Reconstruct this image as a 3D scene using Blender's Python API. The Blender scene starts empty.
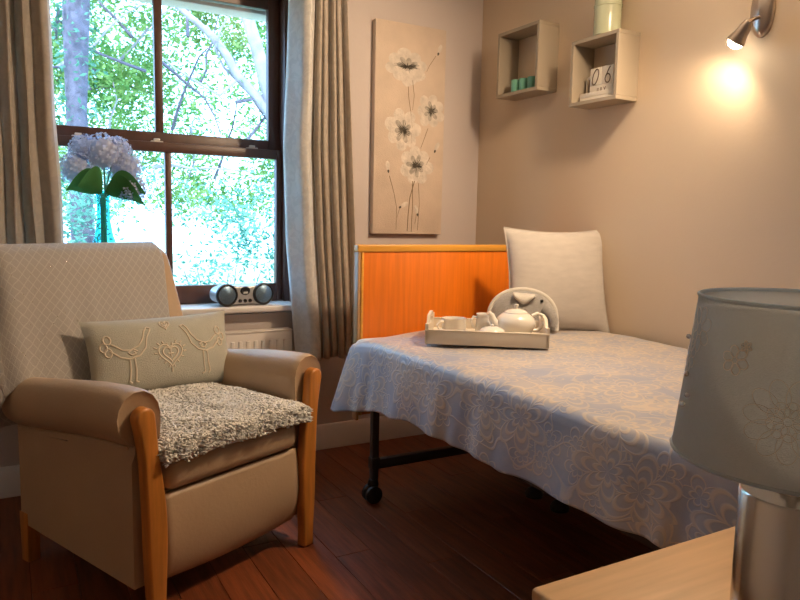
import bpy, bmesh, math, random
from mathutils import Vector, Matrix
random.seed(7)
PI = math.pi
S = bpy.context.scene
C = S.collection

# ------------------------------------------------------------------ camera
cam_d = bpy.data.cameras.new('camera')
cam = bpy.data.objects.new('camera', cam_d)
C.objects.link(cam)
cam_d.sensor_width = 36.0
cam_d.lens = 36.0 * 701.66 / 800.0
cam_d.clip_start = 0.02
YAW, PITCH, ROLL = math.radians(29.493), math.radians(6.525), math.radians(1.218)
fw = Vector((math.sin(YAW) * math.cos(PITCH), math.cos(YAW) * math.cos(PITCH), -math.sin(PITCH)))
rt0 = Vector((math.cos(YAW), -math.sin(YAW), 0))
up0 = rt0.cross(fw)
rt = math.cos(ROLL) * rt0 + math.sin(ROLL) * up0
up = -math.sin(ROLL) * rt0 + math.cos(ROLL) * up0
CAM = Vector((-2.158, -3.024, 1.10))
mw = Matrix((rt, up, -fw)).transposed().to_4x4()
mw.translation = CAM
cam.matrix_world = mw
S.camera = cam

# ------------------------------------------------------------------ world, exposure
w = bpy.data.worlds.new('overcast_sky')
S.world = w
w.use_nodes = True
bg = w.node_tree.nodes['Background']
bg.inputs[0].default_value = (0.36, 0.63, 1.0, 1)
bg.inputs[1].default_value = 6.5
S.view_settings.view_transform = 'Standard'
S.view_settings.look = 'None'
S.view_settings.gamma = 1.0
S.view_settings.use_curve_mapping = False
S.view_settings.exposure = 0.44

def sunlamp():
    d = bpy.data.lights.new('sun', 'SUN')
    d.energy = 3.5
    d.angle = 0.03
    d.color = (1.0, 0.95, 0.85)
    o = bpy.data.objects.new('sun', d)
    C.objects.link(o)
    o.rotation_euler = (math.radians(38), 0, math.radians(-35))   # high sun over the roof, lights the garden side facing the house
sunlamp()

# ------------------------------------------------------------------ geometry helpers
def T(g, loc=(0, 0, 0), rz=0.0, m=None):
    V, F = g
    M4 = m if m is not None else Matrix.Translation(loc) @ Matrix.Rotation(rz, 4, 'Z')
    return [tuple(M4 @ Vector(v)) for v in V], F

def g_box(x0, x1, y0, y1, z0, z1):
    V = [(x, y, z) for x in (x0, x1) for y in (y0, y1) for z in (z0, z1)]
    F = [(0, 1, 3, 2), (4, 6, 7, 5), (0, 4, 5, 1), (2, 3, 7, 6), (0, 2, 6, 4), (1, 5, 7, 3)]
    return V, F

def g_lathe(prof, seg=32, cx=0, cy=0):
    V, F = [], []
    n = len(prof)
    for i in range(seg):
        a = 2 * PI * i / seg
        for r, z in prof:
            V.append((cx + r * math.cos(a), cy + r * math.sin(a), z))
    for i in range(seg):
        j = (i + 1) % seg
        for k in range(n - 1):
            F.append((i * n + k, j * n + k, j * n + k + 1, i * n + k + 1))
    if prof[0][0] > 1e-5:
        pass
    return V, F

def g_tube(pts, rad, seg=8, closed=False, flat=1.0):
    P = [Vector(p) for p in pts]
    n = len(P)
    R = rad if isinstance(rad, (list, tuple)) else [rad] * n
    V, F = [], []
    tprev = None
    nrm = None
    for i in range(n):
        if closed:
            t = P[(i + 1) % n] - P[i - 1]
        else:
            t = P[min(i + 1, n - 1)] - P[max(i - 1, 0)]
        if t.length < 1e-9:
            t = Vector((0, 0, 1))
        t.normalize()
        if nrm is None:
            a = Vector((0, 0, 1)) if abs(t.z) < 0.9 else Vector((1, 0, 0))
            nrm = (a - t * a.dot(t)).normalized()
        else:
            nrm = (nrm - t * nrm.dot(t))
            if nrm.length < 1e-6:
                nrm = t.orthogonal()
            nrm.normalize()
        b = t.cross(nrm)
        for k in range(seg):
            an = 2 * PI * k / seg
            V.append(tuple(P[i] + (nrm * math.cos(an) + b * math.sin(an) * flat) * R[i]))
    m = n if closed else n - 1
    for i in range(m):
        j = (i + 1) % n
        for k in range(seg):
            l = (k + 1) % seg
            F.append((i * seg + k, i * seg + l, j * seg + l, j * seg + k))
    if not closed:
        F.append(tuple(reversed(range(seg))))
        F.append(tuple(range((n - 1) * seg, n * seg)))
    return V, F

def g_grid(f, nu, nv, cu=False):
    V, F = [], []
    for i in range(nu):
        u = i / (nu if cu else nu - 1)
        for j in range(nv):
            V.append(tuple(f(u, j / (nv - 1))))
    for i in range(nu if cu else nu - 1):
        k = (i + 1) % nu
        for j in range(nv - 1):
            F.append((i * nv + j, k * nv + j, k * nv + j + 1, i * nv + j + 1))
    return V, F

def g_prism(outline, mp, t0, t1):
    """outline: 2D loop; mp(u, v, t) -> xyz; caps at t0 and t1"""
    n = len(outline)
    V = [mp(u, v, t0) for u, v in outline] + [mp(u, v, t1) for u, v in outline]
    F = [tuple(range(n)), tuple(reversed(range(n, 2 * n)))]
    for i in range(n):
        j = (i + 1) % n
        F.append((i, i + n, j + n, j))
    return V, F

def g_sphere(c, r, seg=16, rings=10, sq=(1, 1, 1)):
    V, F = [], []
    for i in range(rings + 1):
        th = PI * i / rings
        for k in range(seg):
            a = 2 * PI * k / seg
            V.append((c[0] + r * sq[0] * math.sin(th) * math.cos(a), c[1] + r * sq[1] * math.sin(th) * math.sin(a), c[2] + r * sq[2] * math.cos(th)))
    for i in range(rings):
        for k in range(seg):
            l = (k + 1) % seg
            F.append((i * seg + k, (i + 1) * seg + k, (i + 1) * seg + l, i * seg + l))
    return V, F

def g_cushion(wd, ht, th, n=22, pinch=0.07, power=0.55):
    """stuffed cushion in the x-z plane, thickness along y"""
    V, F = [], []
    idx = {}
    def pos(i, j, s):
        u, v = -1 + 2 * i / n, -1 + 2 * j / n
        e = max(0.0, (1 - u ** 2) * (1 - v ** 2)) ** power
        px = u * (1 - pinch * (1 - v * v) * u * u)
        pz = v * (1 - pinch * (1 - u * u) * v * v)
        return (px * wd / 2, s * th / 2 * e, pz * ht / 2)
    for s in (-1, 1):
        for i in range(n + 1):
            for j in range(n + 1):
                edge = i in (0, n) or j in (0, n)
                if s == 1 and edge:
                    idx[(s, i, j)] = idx[(-1, i, j)]
                    continue
                idx[(s, i, j)] = len(V)
                V.append(pos(i, j, s))
    for s in (-1, 1):
        for i in range(n):
            for j in range(n):
                q = (idx[(s, i, j)], idx[(s, i + 1, j)], idx[(s, i + 1, j + 1)], idx[(s, i, j + 1)])
                F.append(q if s == -1 else tuple(reversed(q)))
    return V, F

def mesh(name, geos, bevel=0.0, seg=2, smooth=True, angle=40, weld=False):
    if isinstance(geos, tuple):
        geos = [geos]
    V, F = [], []
    for v, f in geos:
        o = len(V)
        V += v
        F += [tuple(i + o for i in q) for q in f]
    me = bpy.data.meshes.new(name)
    me.from_pydata(V, [], F)
    bm = bmesh.new()
    bm.from_mesh(me)
    if weld:
        bmesh.ops.remove_doubles(bm, verts=bm.verts, dist=1e-5)
    bmesh.ops.recalc_face_normals(bm, faces=bm.faces)
    if bevel > 0:
        es = [e for e in bm.edges if len(e.link_faces) == 2 and e.calc_face_angle(0) > 0.5]
        bmesh.ops.bevel(bm, geom=es, offset=bevel, segments=seg, profile=0.5, affect='EDGES', clamp_overlap=True)
    bm.to_mesh(me)
    bm.free()
    if smooth:
        me.polygons.foreach_set('use_smooth', [True] * len(me.polygons))
        me.set_sharp_from_angle(angle=math.radians(angle))
    me.update()
    return me

def obj(name, geos, mat, parent=None, **kw):
    kind = kw.pop('kind', None)
    me = geos if isinstance(geos, bpy.types.Mesh) else mesh(name, geos, **kw)
    if mat is not None:
        me.materials.clear()
        me.materials.append(mat)
    o = bpy.data.objects.new(name, me)
    C.objects.link(o)
    if parent is not None:
        o.parent = parent
    if kind:
        o['kind'] = kind
    return o

def tag(o, label=None, cat=None, group=None, kind=None):
    if label: o['label'] = label
    if cat: o['category'] = cat
    if group: o['group'] = group
    if kind: o['kind'] = kind
    return o

def thing(name, label, cat, loc=(0, 0, 0), rz=0.0, group=None, kind=None):
    o = bpy.data.objects.new(name, None)
    o.empty_display_size = 0.05
    C.objects.link(o)
    o.location = loc
    o.rotation_euler = (0, 0, rz)
    return tag(o, label, cat, group, kind)

def text_mesh(s, size, extrude=0.0005, shear=0.0):
    cu = bpy.data.curves.new('txt', 'FONT')
    cu.body = s
    cu.size = size
    cu.extrude = extrude
    cu.shear = shear
    cu.align_x = 'CENTER'
    cu.align_y = 'CENTER'
    cu.resolution_u = 3
    o = bpy.data.objects.new('txt', cu)
    C.objects.link(o)
    dg = bpy.context.evaluated_depsgraph_get()
    me = bpy.data.meshes.new_from_object(o.evaluated_get(dg))
    bpy.data.objects.remove(o)
    return me

# ------------------------------------------------------------------ materials
def nd(nt, t, **kw):
    n = nt.nodes.new(t)
    for k, v in kw.items():
        setattr(n, k, v)
    return n

def M(name, col, rough=0.5, metal=0.0, var=None, bump=None, sheen=0.0, coat=0.0, emit=None, trans=0.0, stretch=(1, 1, 1), spec=0.5, rand=0.0, col2=None, alpha=None):
    """plain surface: base colour, optional noise variation var=(scale, amount), bump=(scale, strength)"""
    m = bpy.data.materials.new(name)
    m.use_nodes = True
    nt = m.node_tree
    b = nt.nodes['Principled BSDF']
    b.inputs['Base Color'].default_value = (*col, 1)
    b.inputs['Roughness'].default_value = rough
    b.inputs['Metallic'].default_value = metal
    b.inputs['Specular IOR Level'].default_value = spec
    if sheen:
        b.inputs['Sheen Weight'].default_value = sheen
    if coat:
        b.inputs['Coat Weight'].default_value = coat
        b.inputs['Coat Roughness'].default_value = 0.15
    if trans:
        b.inputs['Transmission Weight'].default_value = trans
    if emit:
        b.inputs['Emission Color'].default_value = (*emit[0], 1)
        b.inputs['Emission Strength'].default_value = emit[1]
    tc = nd(nt, 'ShaderNodeTexCoord')
    mp = nd(nt, 'ShaderNodeMapping')
    mp.inputs['Scale'].default_value = stretch
    nt.links.new(tc.outputs['Object'], mp.inputs['Vector'])
    vec = mp.outputs['Vector']
    if rand:
        oi = nd(nt, 'ShaderNodeObjectInfo')
        ad = nd(nt, 'ShaderNodeVectorMath', operation='ADD')
        sc = nd(nt, 'ShaderNodeMath', operation='MULTIPLY')
        sc.inputs[1].default_value = 37.0
        nt.links.new(oi.outputs['Random'], sc.inputs[0])
        nt.links.new(mp.outputs['Vector'], ad.inputs[0])
        nt.links.new(sc.outputs[0], ad.inputs[1])
        vec = ad.outputs[0]
    if var:
        no = nd(nt, 'ShaderNodeTexNoise')
        no.inputs['Scale'].default_value = var[0]
        no.inputs['Detail'].default_value = 5
        nt.links.new(vec, no.inputs['Vector'])
        mx = nd(nt, 'ShaderNodeMix', data_type='RGBA')
        c2 = col2 if col2 else tuple(c * (1 - var[1]) for c in col)
        mx.inputs['A'].default_value = (*c2, 1)
        mx.inputs['B'].default_value = (*[min(1, c * (1 + var[1] * 0.4)) for c in col], 1)
        rp = nd(nt, 'ShaderNodeMapRange')
        rp.inputs['From Min'].default_value = 0.3
        rp.inputs['From Max'].default_value = 0.7
        nt.links.new(no.outputs['Fac'], rp.inputs['Value'])
        nt.links.new(rp.outputs[0], mx.inputs['Factor'])
        src = mx.outputs['Result']
        if rand:
            hs = nd(nt, 'ShaderNodeHueSaturation')
            r2 = nd(nt, 'ShaderNodeMapRange')
            r2.inputs['To Min'].default_value = 1 - rand
            r2.inputs['To Max'].default_value = 1 + rand
            nt.links.new(oi.outputs['Random'], r2.inputs['Value'])
            nt.links.new(r2.outputs[0], hs.inputs['Value'])
            nt.links.new(src, hs.inputs['Color'])
            src = hs.outputs['Color']
        nt.links.new(src, b.inputs['Base Color'])
    if bump:
        n2 = nd(nt, 'ShaderNodeTexNoise')
        n2.inputs['Scale'].default_value = bump[0]
        n2.inputs['Detail'].default_value = 3
        nt.links.new(vec, n2.inputs['Vector'])
        bp = nd(nt, 'ShaderNodeBump')
        bp.inputs['Strength'].default_value = bump[1]
        bp.inputs['Distance'].default_value = 0.01
        nt.links.new(n2.outputs['Fac'], bp.inputs['Height'])
        nt.links.new(bp.outputs['Normal'], b.inputs['Normal'])
    return m

def translucent(m, col, amount):
    nt = m.node_tree
    b = nt.nodes['Principled BSDF']
    tr = nd(nt, 'ShaderNodeBsdfTranslucent')
    tr.inputs[0].default_value = (*col, 1)
    mx = nd(nt, 'ShaderNodeMixShader')
    mx.inputs[0].default_value = amount
    nt.links.new(b.outputs[0], mx.inputs[1])
    nt.links.new(tr.outputs[0], mx.inputs[2])
    nt.links.new(mx.outputs[0], nt.nodes['Material Output'].inputs['Surface'])
    return m

def leafmat(name, c1, c2, transl=0.5):
    m = bpy.data.materials.new(name)
    m.use_nodes = True
    nt = m.node_tree
    nt.nodes.clear()
    out = nd(nt, 'ShaderNodeOutputMaterial')
    d = nd(nt, 'ShaderNodeBsdfDiffuse')
    t = nd(nt, 'ShaderNodeBsdfTranslucent')
    mx = nd(nt, 'ShaderNodeMixShader')
    mx.inputs[0].default_value = transl
    tc = nd(nt, 'ShaderNodeTexCoord')
    no = nd(nt, 'ShaderNodeTexNoise')
    no.inputs['Scale'].default_value = 3.5
    no.inputs['Detail'].default_value = 6
    cr = nd(nt, 'ShaderNodeMapRange')
    cr.inputs['From Min'].default_value = 0.38
    cr.inputs['From Max'].default_value = 0.62
    cm = nd(nt, 'ShaderNodeMix', data_type='RGBA')
    cm.inputs['A'].default_value = (*c1, 1)
    cm.inputs['B'].default_value = (*c2, 1)
    nt.links.new(tc.outputs['Object'], no.inputs['Vector'])
    nt.links.new(no.outputs['Fac'], cr.inputs['Value'])
    nt.links.new(cr.outputs[0], cm.inputs['Factor'])
    for s in (d, t):
        nt.links.new(cm.outputs['Result'], s.inputs['Color'])
    nt.links.new(d.outputs[0], mx.inputs[1])
    nt.links.new(t.outputs[0], mx.inputs[2])
    nt.links.new(mx.outputs[0], out.inputs['Surface'])
    return m

def glassmat(name, tint, gloss=0.06, rough=0.0):
    m = bpy.data.materials.new(name)
    m.use_nodes = True
    nt = m.node_tree
    nt.nodes.clear()
    out = nd(nt, 'ShaderNodeOutputMaterial')
    t = nd(nt, 'ShaderNodeBsdfTransparent')
    t.inputs[0].default_value = (*tint, 1)
    g = nd(nt, 'ShaderNodeBsdfGlossy')
    g.inputs['Roughness'].default_value = rough
    mx = nd(nt, 'ShaderNodeMixShader')
    mx.inputs[0].default_value = gloss
    nt.links.new(t.outputs[0], mx.inputs[1])
    nt.links.new(g.outputs[0], mx.inputs[2])
    nt.links.new(mx.outputs[0], out.inputs['Surface'])
    return m

def embroidered(name, base, thread, rough=0.45):
    """satin bedspread: woven sheen with curling embroidered scrolls and petal medallions"""
    m = M(name, base, rough, sheen=0.35)
    nt = m.node_tree
    b = nt.nodes['Principled BSDF']
    tc = nd(nt, 'ShaderNodeTexCoord')
    uv = tc.outputs['UV']
    def math_(op, a, bb=None, cc=None):
        n = nd(nt, 'ShaderNodeMath', operation=op)
        for i, v in enumerate((a, bb, cc)):
            if v is None: continue
            if isinstance(v, (int, float)): n.inputs[i].default_value = v
            else: nt.links.new(v, n.inputs[i])
        return n.outputs[0]
    def mrange(v, a0, a1, b0, b1):
        r = nd(nt, 'ShaderNodeMapRange')
        for k_, q_ in zip(('From Min', 'From Max', 'To Min', 'To Max'), (a0, a1, b0, b1)):
            r.inputs[k_].default_value = q_
        nt.links.new(v, r.inputs['Value'])
        return r.outputs[0]
    def noise(scale, detail):
        n = nd(nt, 'ShaderNodeTexNoise')
        n.inputs['Scale'].default_value = scale
        n.inputs['Detail'].default_value = detail
        nt.links.new(uv, n.inputs['Vector'])
        return n.outputs['Fac']
    def medallion(scale, R, petals, rings, off):
        """rosettes of outlined petals scattered over the cloth"""
        ad = nd(nt, 'ShaderNodeVectorMath', operation='ADD')
        ad.inputs[1].default_value = (off, off * 0.7, 0)
        nt.links.new(uv, ad.inputs[0])
        vo = nd(nt, 'ShaderNodeTexVoronoi', voronoi_dimensions='2D')
        vo.inputs['Scale'].default_value = scale
        vo.inputs['Randomness'].default_value = 0.7
        nt.links.new(ad.outputs[0], vo.inputs['Vector'])
        df = nd(nt, 'ShaderNodeVectorMath', operation='SUBTRACT')
        nt.links.new(ad.outputs[0], df.inputs[0])
        nt.links.new(vo.outputs['Position'], df.inputs[1])
        sp = nd(nt, 'ShaderNodeSeparateXYZ')
        nt.links.new(df.outputs[0], sp.inputs[0])
        ln = nd(nt, 'ShaderNodeVectorMath', operation='LENGTH')
        nt.links.new(df.outputs[0], ln.inputs[0])
        th = math_('ARCTAN2', sp.outputs[1], sp.outputs[0])
        lobe = math_('ABSOLUTE', math_('SINE', math_('MULTIPLY', th, petals * 0.5)))
        rr = math_('DIVIDE', ln.outputs['Value'], math_('MULTIPLY_ADD', lobe, R * 0.45, R * 0.55))
        out_ = None
        for q in rings:
            l_ = mrange(math_('ABSOLUTE', math_('SUBTRACT', rr, q)), 0.03, 0.085, 1, 0)
            out_ = l_ if out_ is None else math_('MAXIMUM', out_, l_)
        spoke = mrange(lobe, 0.10, 0.30, 0.8, 0)
        inside = mrange(rr, 0.92, 1.0, 1, 0)
        return math_('MAXIMUM', out_, math_('MULTIPLY', spoke, inside)), inside
    big, inb = medallion(4.8, 0.110, 7, (1.0, 0.68, 0.34), 0.0)
    small, ins = medallion(8.5, 0.050, 5, (1.0, 0.5), 3.1)
    vine = mrange(math_('ABSOLUTE', math_('SUBTRACT', math_('FRACT', math_('MULTIPLY', noise(5.0, 1.0), 6.0)), 0.5)), 0.03, 0.07, 1, 0)
    notb = math_('SUBTRACT', 1.0, inb)
    lines = math_('MAXIMUM', big, math_('MULTIPLY', notb, math_('MAXIMUM', small, vine)))
    fill = mrange(noise(7.0, 5.0), 0.42, 0.62, 0.0, 0.45)
    fill = math_('ADD', fill, math_('MULTIPLY', inb, 0.12))
    fac = math_('MINIMUM', 0.95, math_('ADD', math_('MULTIPLY', lines, 0.6), fill))
    mx = nd(nt, 'ShaderNodeMix', data_type='RGBA')
    mx.inputs['A'].default_value = (*base, 1)
    mx.inputs['B'].default_value = (*thread, 1)
    nt.links.new(fac, mx.inputs['Factor'])
    nt.links.new(mx.outputs['Result'], b.inputs['Base Color'])
    bp = nd(nt, 'ShaderNodeBump')
    bp.inputs['Strength'].default_value = 0.35
    bp.inputs['Distance'].default_value = 0.003
    nt.links.new(fac, bp.inputs['Height'])
    nt.links.new(bp.outputs['Normal'], b.inputs['Normal'])
    return m

def lattice(name, base, line, cell=0.030):
    """throw fabric with a diagonal diamond lattice woven in"""
    m = M(name, base, 0.8, sheen=0.4)
    nt = m.node_tree
    b = nt.nodes['Principled BSDF']
    tc = nd(nt, 'ShaderNodeTexCoord')
    sp = nd(nt, 'ShaderNodeSeparateXYZ')
    nt.links.new(tc.outputs['UV'], sp.inputs[0])
    def math_(op, a, bb):
        n = nd(nt, 'ShaderNodeMath', operation=op)
        for i, v in enumerate((a, bb)):
            if isinstance(v, (int, float)): n.inputs[i].default_value = v
            elif v is not None: nt.links.new(v, n.inputs[i])
        return n.outputs[0]
    outs = []
    for sg in (1, -1):
        s = math_('ADD', sp.outputs[0], math_('MULTIPLY', sp.outputs[1], sg * 0.8))
        fr = math_('FRACT', math_('MULTIPLY', s, 1 / cell), None)
        outs.append(math_('ABSOLUTE', math_('SUBTRACT', fr, 0.5), None))
    mn = math_('MINIMUM', outs[0], outs[1])
    mr = nd(nt, 'ShaderNodeMapRange')
    mr.inputs['From Min'].default_value = 0.03
    mr.inputs['From Max'].default_value = 0.075
    mr.inputs['To Min'].default_value = 1
    mr.inputs['To Max'].default_value = 0
    nt.links.new(mn, mr.inputs['Value'])
    mx = nd(nt, 'ShaderNodeMix', data_type='RGBA')
    mx.inputs['A'].default_value = (*base, 1)
    mx.inputs['B'].default_value = (*line, 1)
    nt.links.new(mr.outputs[0], mx.inputs['Factor'])
    nt.links.new(mx.outputs['Result'], b.inputs['Base Color'])
    no = nd(nt, 'ShaderNodeTexNoise')
    no.inputs['Scale'].default_value = 400
    nt.links.new(tc.outputs['Object'], no.inputs['Vector'])
    bp = nd(nt, 'ShaderNodeBump')
    bp.inputs['Strength'].default_value = 0.3
    bp.inputs['Distance'].default_value = 0.003
    nt.links.new(no.outputs['Fac'], bp.inputs['Height'])
    nt.links.new(bp.outputs['Normal'], b.inputs['Normal'])
    return m

m_wall_r = M('cream_wall_paint', (0.66, 0.53, 0.39), 0.85, var=(1.3, 0.04), bump=(60, 0.05))
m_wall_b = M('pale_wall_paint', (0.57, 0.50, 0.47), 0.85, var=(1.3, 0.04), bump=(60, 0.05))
m_wall_f = M('off_white_wall_paint', (0.78, 0.73, 0.67), 0.85, var=(1.3, 0.04))
m_ceil = M('white_ceiling_paint', (0.80, 0.77, 0.72), 0.9)
m_white = M('white_gloss_paint', (0.78, 0.74, 0.70), 0.4, var=(3, 0.05))
m_floorbase = M('floor_underlay', (0.05, 0.02, 0.012), 0.8)
m_plank = M('stained_oak_plank', (0.22, 0.056, 0.018), 0.42, var=(7, 0.45), stretch=(9, 0.7, 9), bump=(25, 0.12), rand=0.18)
m_darkwood = M('dark_window_wood', (0.10, 0.045, 0.032), 0.4, var=(5, 0.3), stretch=(4, 4, 0.6))
m_glass = glassmat('window_glass', (0.97, 0.99, 0.99), 0.05)
m_metal = M('brushed_metal', (0.62, 0.6, 0.58), 0.28, 1.0)
m_black = M('black_plastic', (0.02, 0.02, 0.022), 0.45)
m_steel = M('dark_painted_steel', (0.055, 0.05, 0.05), 0.45, 0.3)

# ------------------------------------------------------------------ room shell
XL, YF, ZC = -4.0, -4.3, 2.42
WX0, WX1, WZ0, WZ1 = -2.075, -0.995, 0.70, 2.13       # window opening
floor = obj('floor', g_box(XL, 0, YF, 0, -0.06, -0.012), m_floorbase)
tag(floor, 'dark red-brown wooden plank floor', 'floor', kind='structure')
pw = 0.125
pl_mesh = {}
def plank_mesh(L):
    k = round(L, 3)
    if k not in pl_mesh:
        pl_mesh[k] = mesh('plank', g_box(-pw / 2 + 0.0008, pw / 2 - 0.0008, -L / 2 + 0.0008, L / 2 - 0.0008, -0.012, 0.0), bevel=0.0012, seg=1)
        pl_mesh[k].materials.append(m_plank)
    return pl_mesh[k]
x = 0.0
row = 0
offs = (0.0, 0.62, 0.25, 0.87, 0.42)
while x > XL + 0.03:
    y = 0.0
    first = 1.45 - offs[row % 5]
    L = first
    while y > YF + 0.02:
        L = min(L, y - YF)
        o = bpy.data.objects.new('plank', plank_mesh(L))
        C.objects.link(o)
        o.parent = floor
        o.location = (max(x - pw / 2, XL + pw / 2), y - L / 2, 0)
        y -= L
        L = 1.45
    x -= pw
    row += 1

wb = obj('wall_back', [g_box(XL, WX0, 0, 0.3, 0, ZC), g_box(WX1, 0.3, 0, 0.3, 0, ZC),
                       g_box(WX0, WX1, 0, 0.3, 0, WZ0 - 0.03), g_box(WX0, WX1, 0, 0.3, WZ1, ZC)], m_wall_b)
tag(wb, 'pale painted wall around the sash window', 'wall', kind='structure')
tag(obj('wall_right', g_box(0, 0.2, YF, 0, 0, ZC), m_wall_r), 'cream painted wall along the bed', 'wall', kind='structure')
tag(obj('wall_left', g_box(XL - 0.2, XL, YF, 0.3, 0, ZC), m_wall_f), 'pale painted side wall', 'wall', kind='structure')
tag(obj('wall_front', g_box(XL, 0.2, YF - 0.2, YF, 0, ZC), m_wall_f), 'off-white painted wall facing the window', 'wall', kind='structure')
tag(obj('ceiling', g_box(XL - 0.2, 0.3, YF - 0.2, 0.3, ZC, ZC + 0.15), m_ceil), 'white painted ceiling', 'ceiling', kind='structure')

def skirting(name, a, b, ax):
    prof = [(0, 0), (0.018, 0), (0.018, 0.095), (0.012, 0.108), (0.008, 0.12), (0, 0.12)]
    if ax == 'x':
        g = g_prism(prof, lambda u, v, t: (t, -u, v), a, b)
    else:
        g = g_prism(prof, lambda u, v, t: (-u, t, v), a, b)
    return tag(obj(name, g, m_white, bevel=0.001, seg=1), 'white painted skirting board', 'skirting', kind='structure')
skirting('baseboard_back', XL, 0, 'x')
skirting('baseboard_right', YF, -0.02, 'y')

# ------------------------------------------------------------------ window: vertical sliding sashes in dark wood
win = thing('window_1', 'dark brown wooden sash window with four panes', 'window', (0, 0, 0), kind='structure')
YL, YU = 0.13, 0.172          # glass planes of lower and upper sash
obj('window_frame', [g_box(WX0, WX0 + 0.028, 0.085, 0.23, WZ0, WZ1), g_box(WX1 - 0.028, WX1, 0.085, 0.23, WZ0, WZ1),
                     g_box(WX0 + 0.028, WX1 - 0.028, 0.085, 0.23, WZ1 - 0.03, WZ1), g_box(WX0 + 0.028, WX1 - 0.028, 0.16, 0.26, WZ0, WZ0 + 0.012)], m_darkwood, win, bevel=0.003)
def sash(name, yc, z0, z1, zb, zt, sx, barx, bw):
    """z0..z1 outer height, zb/zt glass bottom/top, sx glass side limits"""
    s = obj(name, [g_box(WX0 + 0.028, sx[0], yc - 0.018, yc + 0.018, z0, z1), g_box(sx[1], WX1 - 0.028, yc - 0.018, yc + 0.018, z0, z1),
                   g_box(sx[0], sx[1], yc - 0.018, yc + 0.018, z0, zb), g_box(sx[0], sx[1], yc - 0.018, yc + 0.018, zt, z1)], m_darkwood, win, bevel=0.003)
    obj('glazing_bar', g_box(barx - bw / 2, barx + bw / 2, yc - 0.016, yc + 0.016, zb, zt), m_darkwood, s, bevel=0.004)
    for a, b in ((sx[0], barx - bw / 2), (barx + bw / 2, sx[1])):
        obj('pane', g_box(a, b, yc - 0.002, yc + 0.002, zb, zt), m_glass, s)
    return s
lo = sash('lower_sash', YL, 0.713, 1.405, 0.792, 1.364, (-2.02, -1.052), -1.533, 0.027)
hi = sash('upper_sash', YU, 1.372, WZ1 - 0.03, 1.450, 2.030, (-2.02, -1.076), -1.558, 0.034)
for xx in (-1.88, -1.575, -1.16):
    obj('sash_catch', [g_box(xx - 0.025, xx + 0.025, YL - 0.008, YL + 0.02, 1.405, 1.411), g_box(xx - 0.013, xx + 0.013, YL - 0.004, YL + 0.012, 1.411, 1.421)], m_white, lo, bevel=0.003)
tag(obj('trim_1', g_box(WX0 + 0.001, WX1 - 0.001, -0.062, 0.113, WZ0 - 0.018, WZ0 + 0.0105), m_white, bevel=0.008, seg=3), 'white gloss window board under the sash', 'window sill', kind='structure')
tag(obj('trim_2', g_box(WX0 - 0.2, WX1 + 0.2, 0.302, 0.42, 2.045, 2.35), M('pale_stone', (0.62, 0.56, 0.52), 0.8, var=(6, 0.1)), bevel=0.01), 'pale stone lintel outside the window head', 'lintel', kind='structure')

# ------------------------------------------------------------------ lamp on the right wall (main light of the room)
m_nickel = M('satin_nickel', (0.50, 0.42, 0.36), 0.3, 0.9)
m_bulb = M('lit_halogen_bulb', (1, 0.95, 0.85), 0.3, emit=((1.0, 0.88, 0.68), 26.0))
lamp = thing('wall_spotlight', 'nickel wall spotlight with lit bulb above the bed', 'wall lamp', (0, -1.545, 1.80))
WARM = (1.0, 0.735, 0.485)
def spot_head(loc, d, label=None):
    d = Vector(d).normalized()
    q = d.to_track_quat('Z', 'Y').to_matrix().to_4x4()
    m4 = Matrix.Translation(loc) @ q
    prof = [(0.0, -0.062), (0.012, -0.060), (0.018, -0.045), (0.021, -0.02), (0.029, 0.004), (0.030, 0.010), (0.0275, 0.010), (0.020, -0.012), (0.0, -0.016)]
    h = obj('spot_head', T(g_lathe(prof, 24), m=m4), m_nickel, lamp)
    obj('bulb', T(g_lathe([(0.0, -0.014), (0.018, -0.010), (0.0255, 0.004), (0.0245, 0.016), (0.016, 0.027), (0, 0.031)], 20), m=m4), m_bulb, h)
    return h
plate = []
for i in range(13):
    t = i / 12
plate_prof = [(0.0, 0.0), (0.040, 0.0), (0.040, 0.008), (0.036, 0.016), (0.026, 0.022), (0.0, 0.025)]
g = g_lathe(plate_prof, 28)
g = ([(-v[2], v[0], v[1] * 2.1) for v in g[0]], g[1])
obj('back_plate', T(g, (-0.0005, 0, -0.008)), m_nickel, lamp)
heads = [((-0.094, 0.020, -0.105), (-0.04, 0.55, -0.74)), ((-0.31, 0.02, 0.25), (-0.70, 0.45, -0.50)), ((-0.10, -0.05, 0.255), (-0.45, -0.12, 0.85))]  # upper heads are out of view; the last is added as ceiling-bounced fill
for (p_, d_) in heads:
    back = Vector(p_) - Vector(d_).normalized() * 0.055
    zc = max(-0.03, min(0.10, p_[2] * 0.6))
    a = obj('arm', g_tube([(-0.018, 0, zc), (-0.045, 0.0, zc + 0.3 * (back.z - zc)), tuple(back)], 0.0055, 10), m_nickel, lamp)
    spot_head(p_, d_)

def add_light(name, typ, loc, energy, color, d=None, size=0.03, angle=120, blend=0.6):
    ld = bpy.data.lights.new(name, typ)
    ld.energy = energy
    ld.color = color
    ld.shadow_soft_size = size
    o = bpy.data.objects.new(name, ld)
    C.objects.link(o)
    o.location = loc
    if typ == 'SPOT':
        ld.spot_size = math.radians(angle)
        ld.spot_blend = blend
        o.rotation_euler = Vector(d).to_track_quat('-Z', 'Y').to_euler()
    return o
base = Vector((0, -1.545, 1.80))
for i, (p_, d_) in enumerate(heads):
    dd = Vector(d_).normalized()
    e, an = ((3.6, 165), (60.0, 172), (50.0, 150))[i]
    add_light('spot_lamp_light', 'SPOT', base + Vector(p_) + dd * 0.045, e, WARM, dd, (0.022, 0.06, 0.05)[i], an, 0.75)

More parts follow.
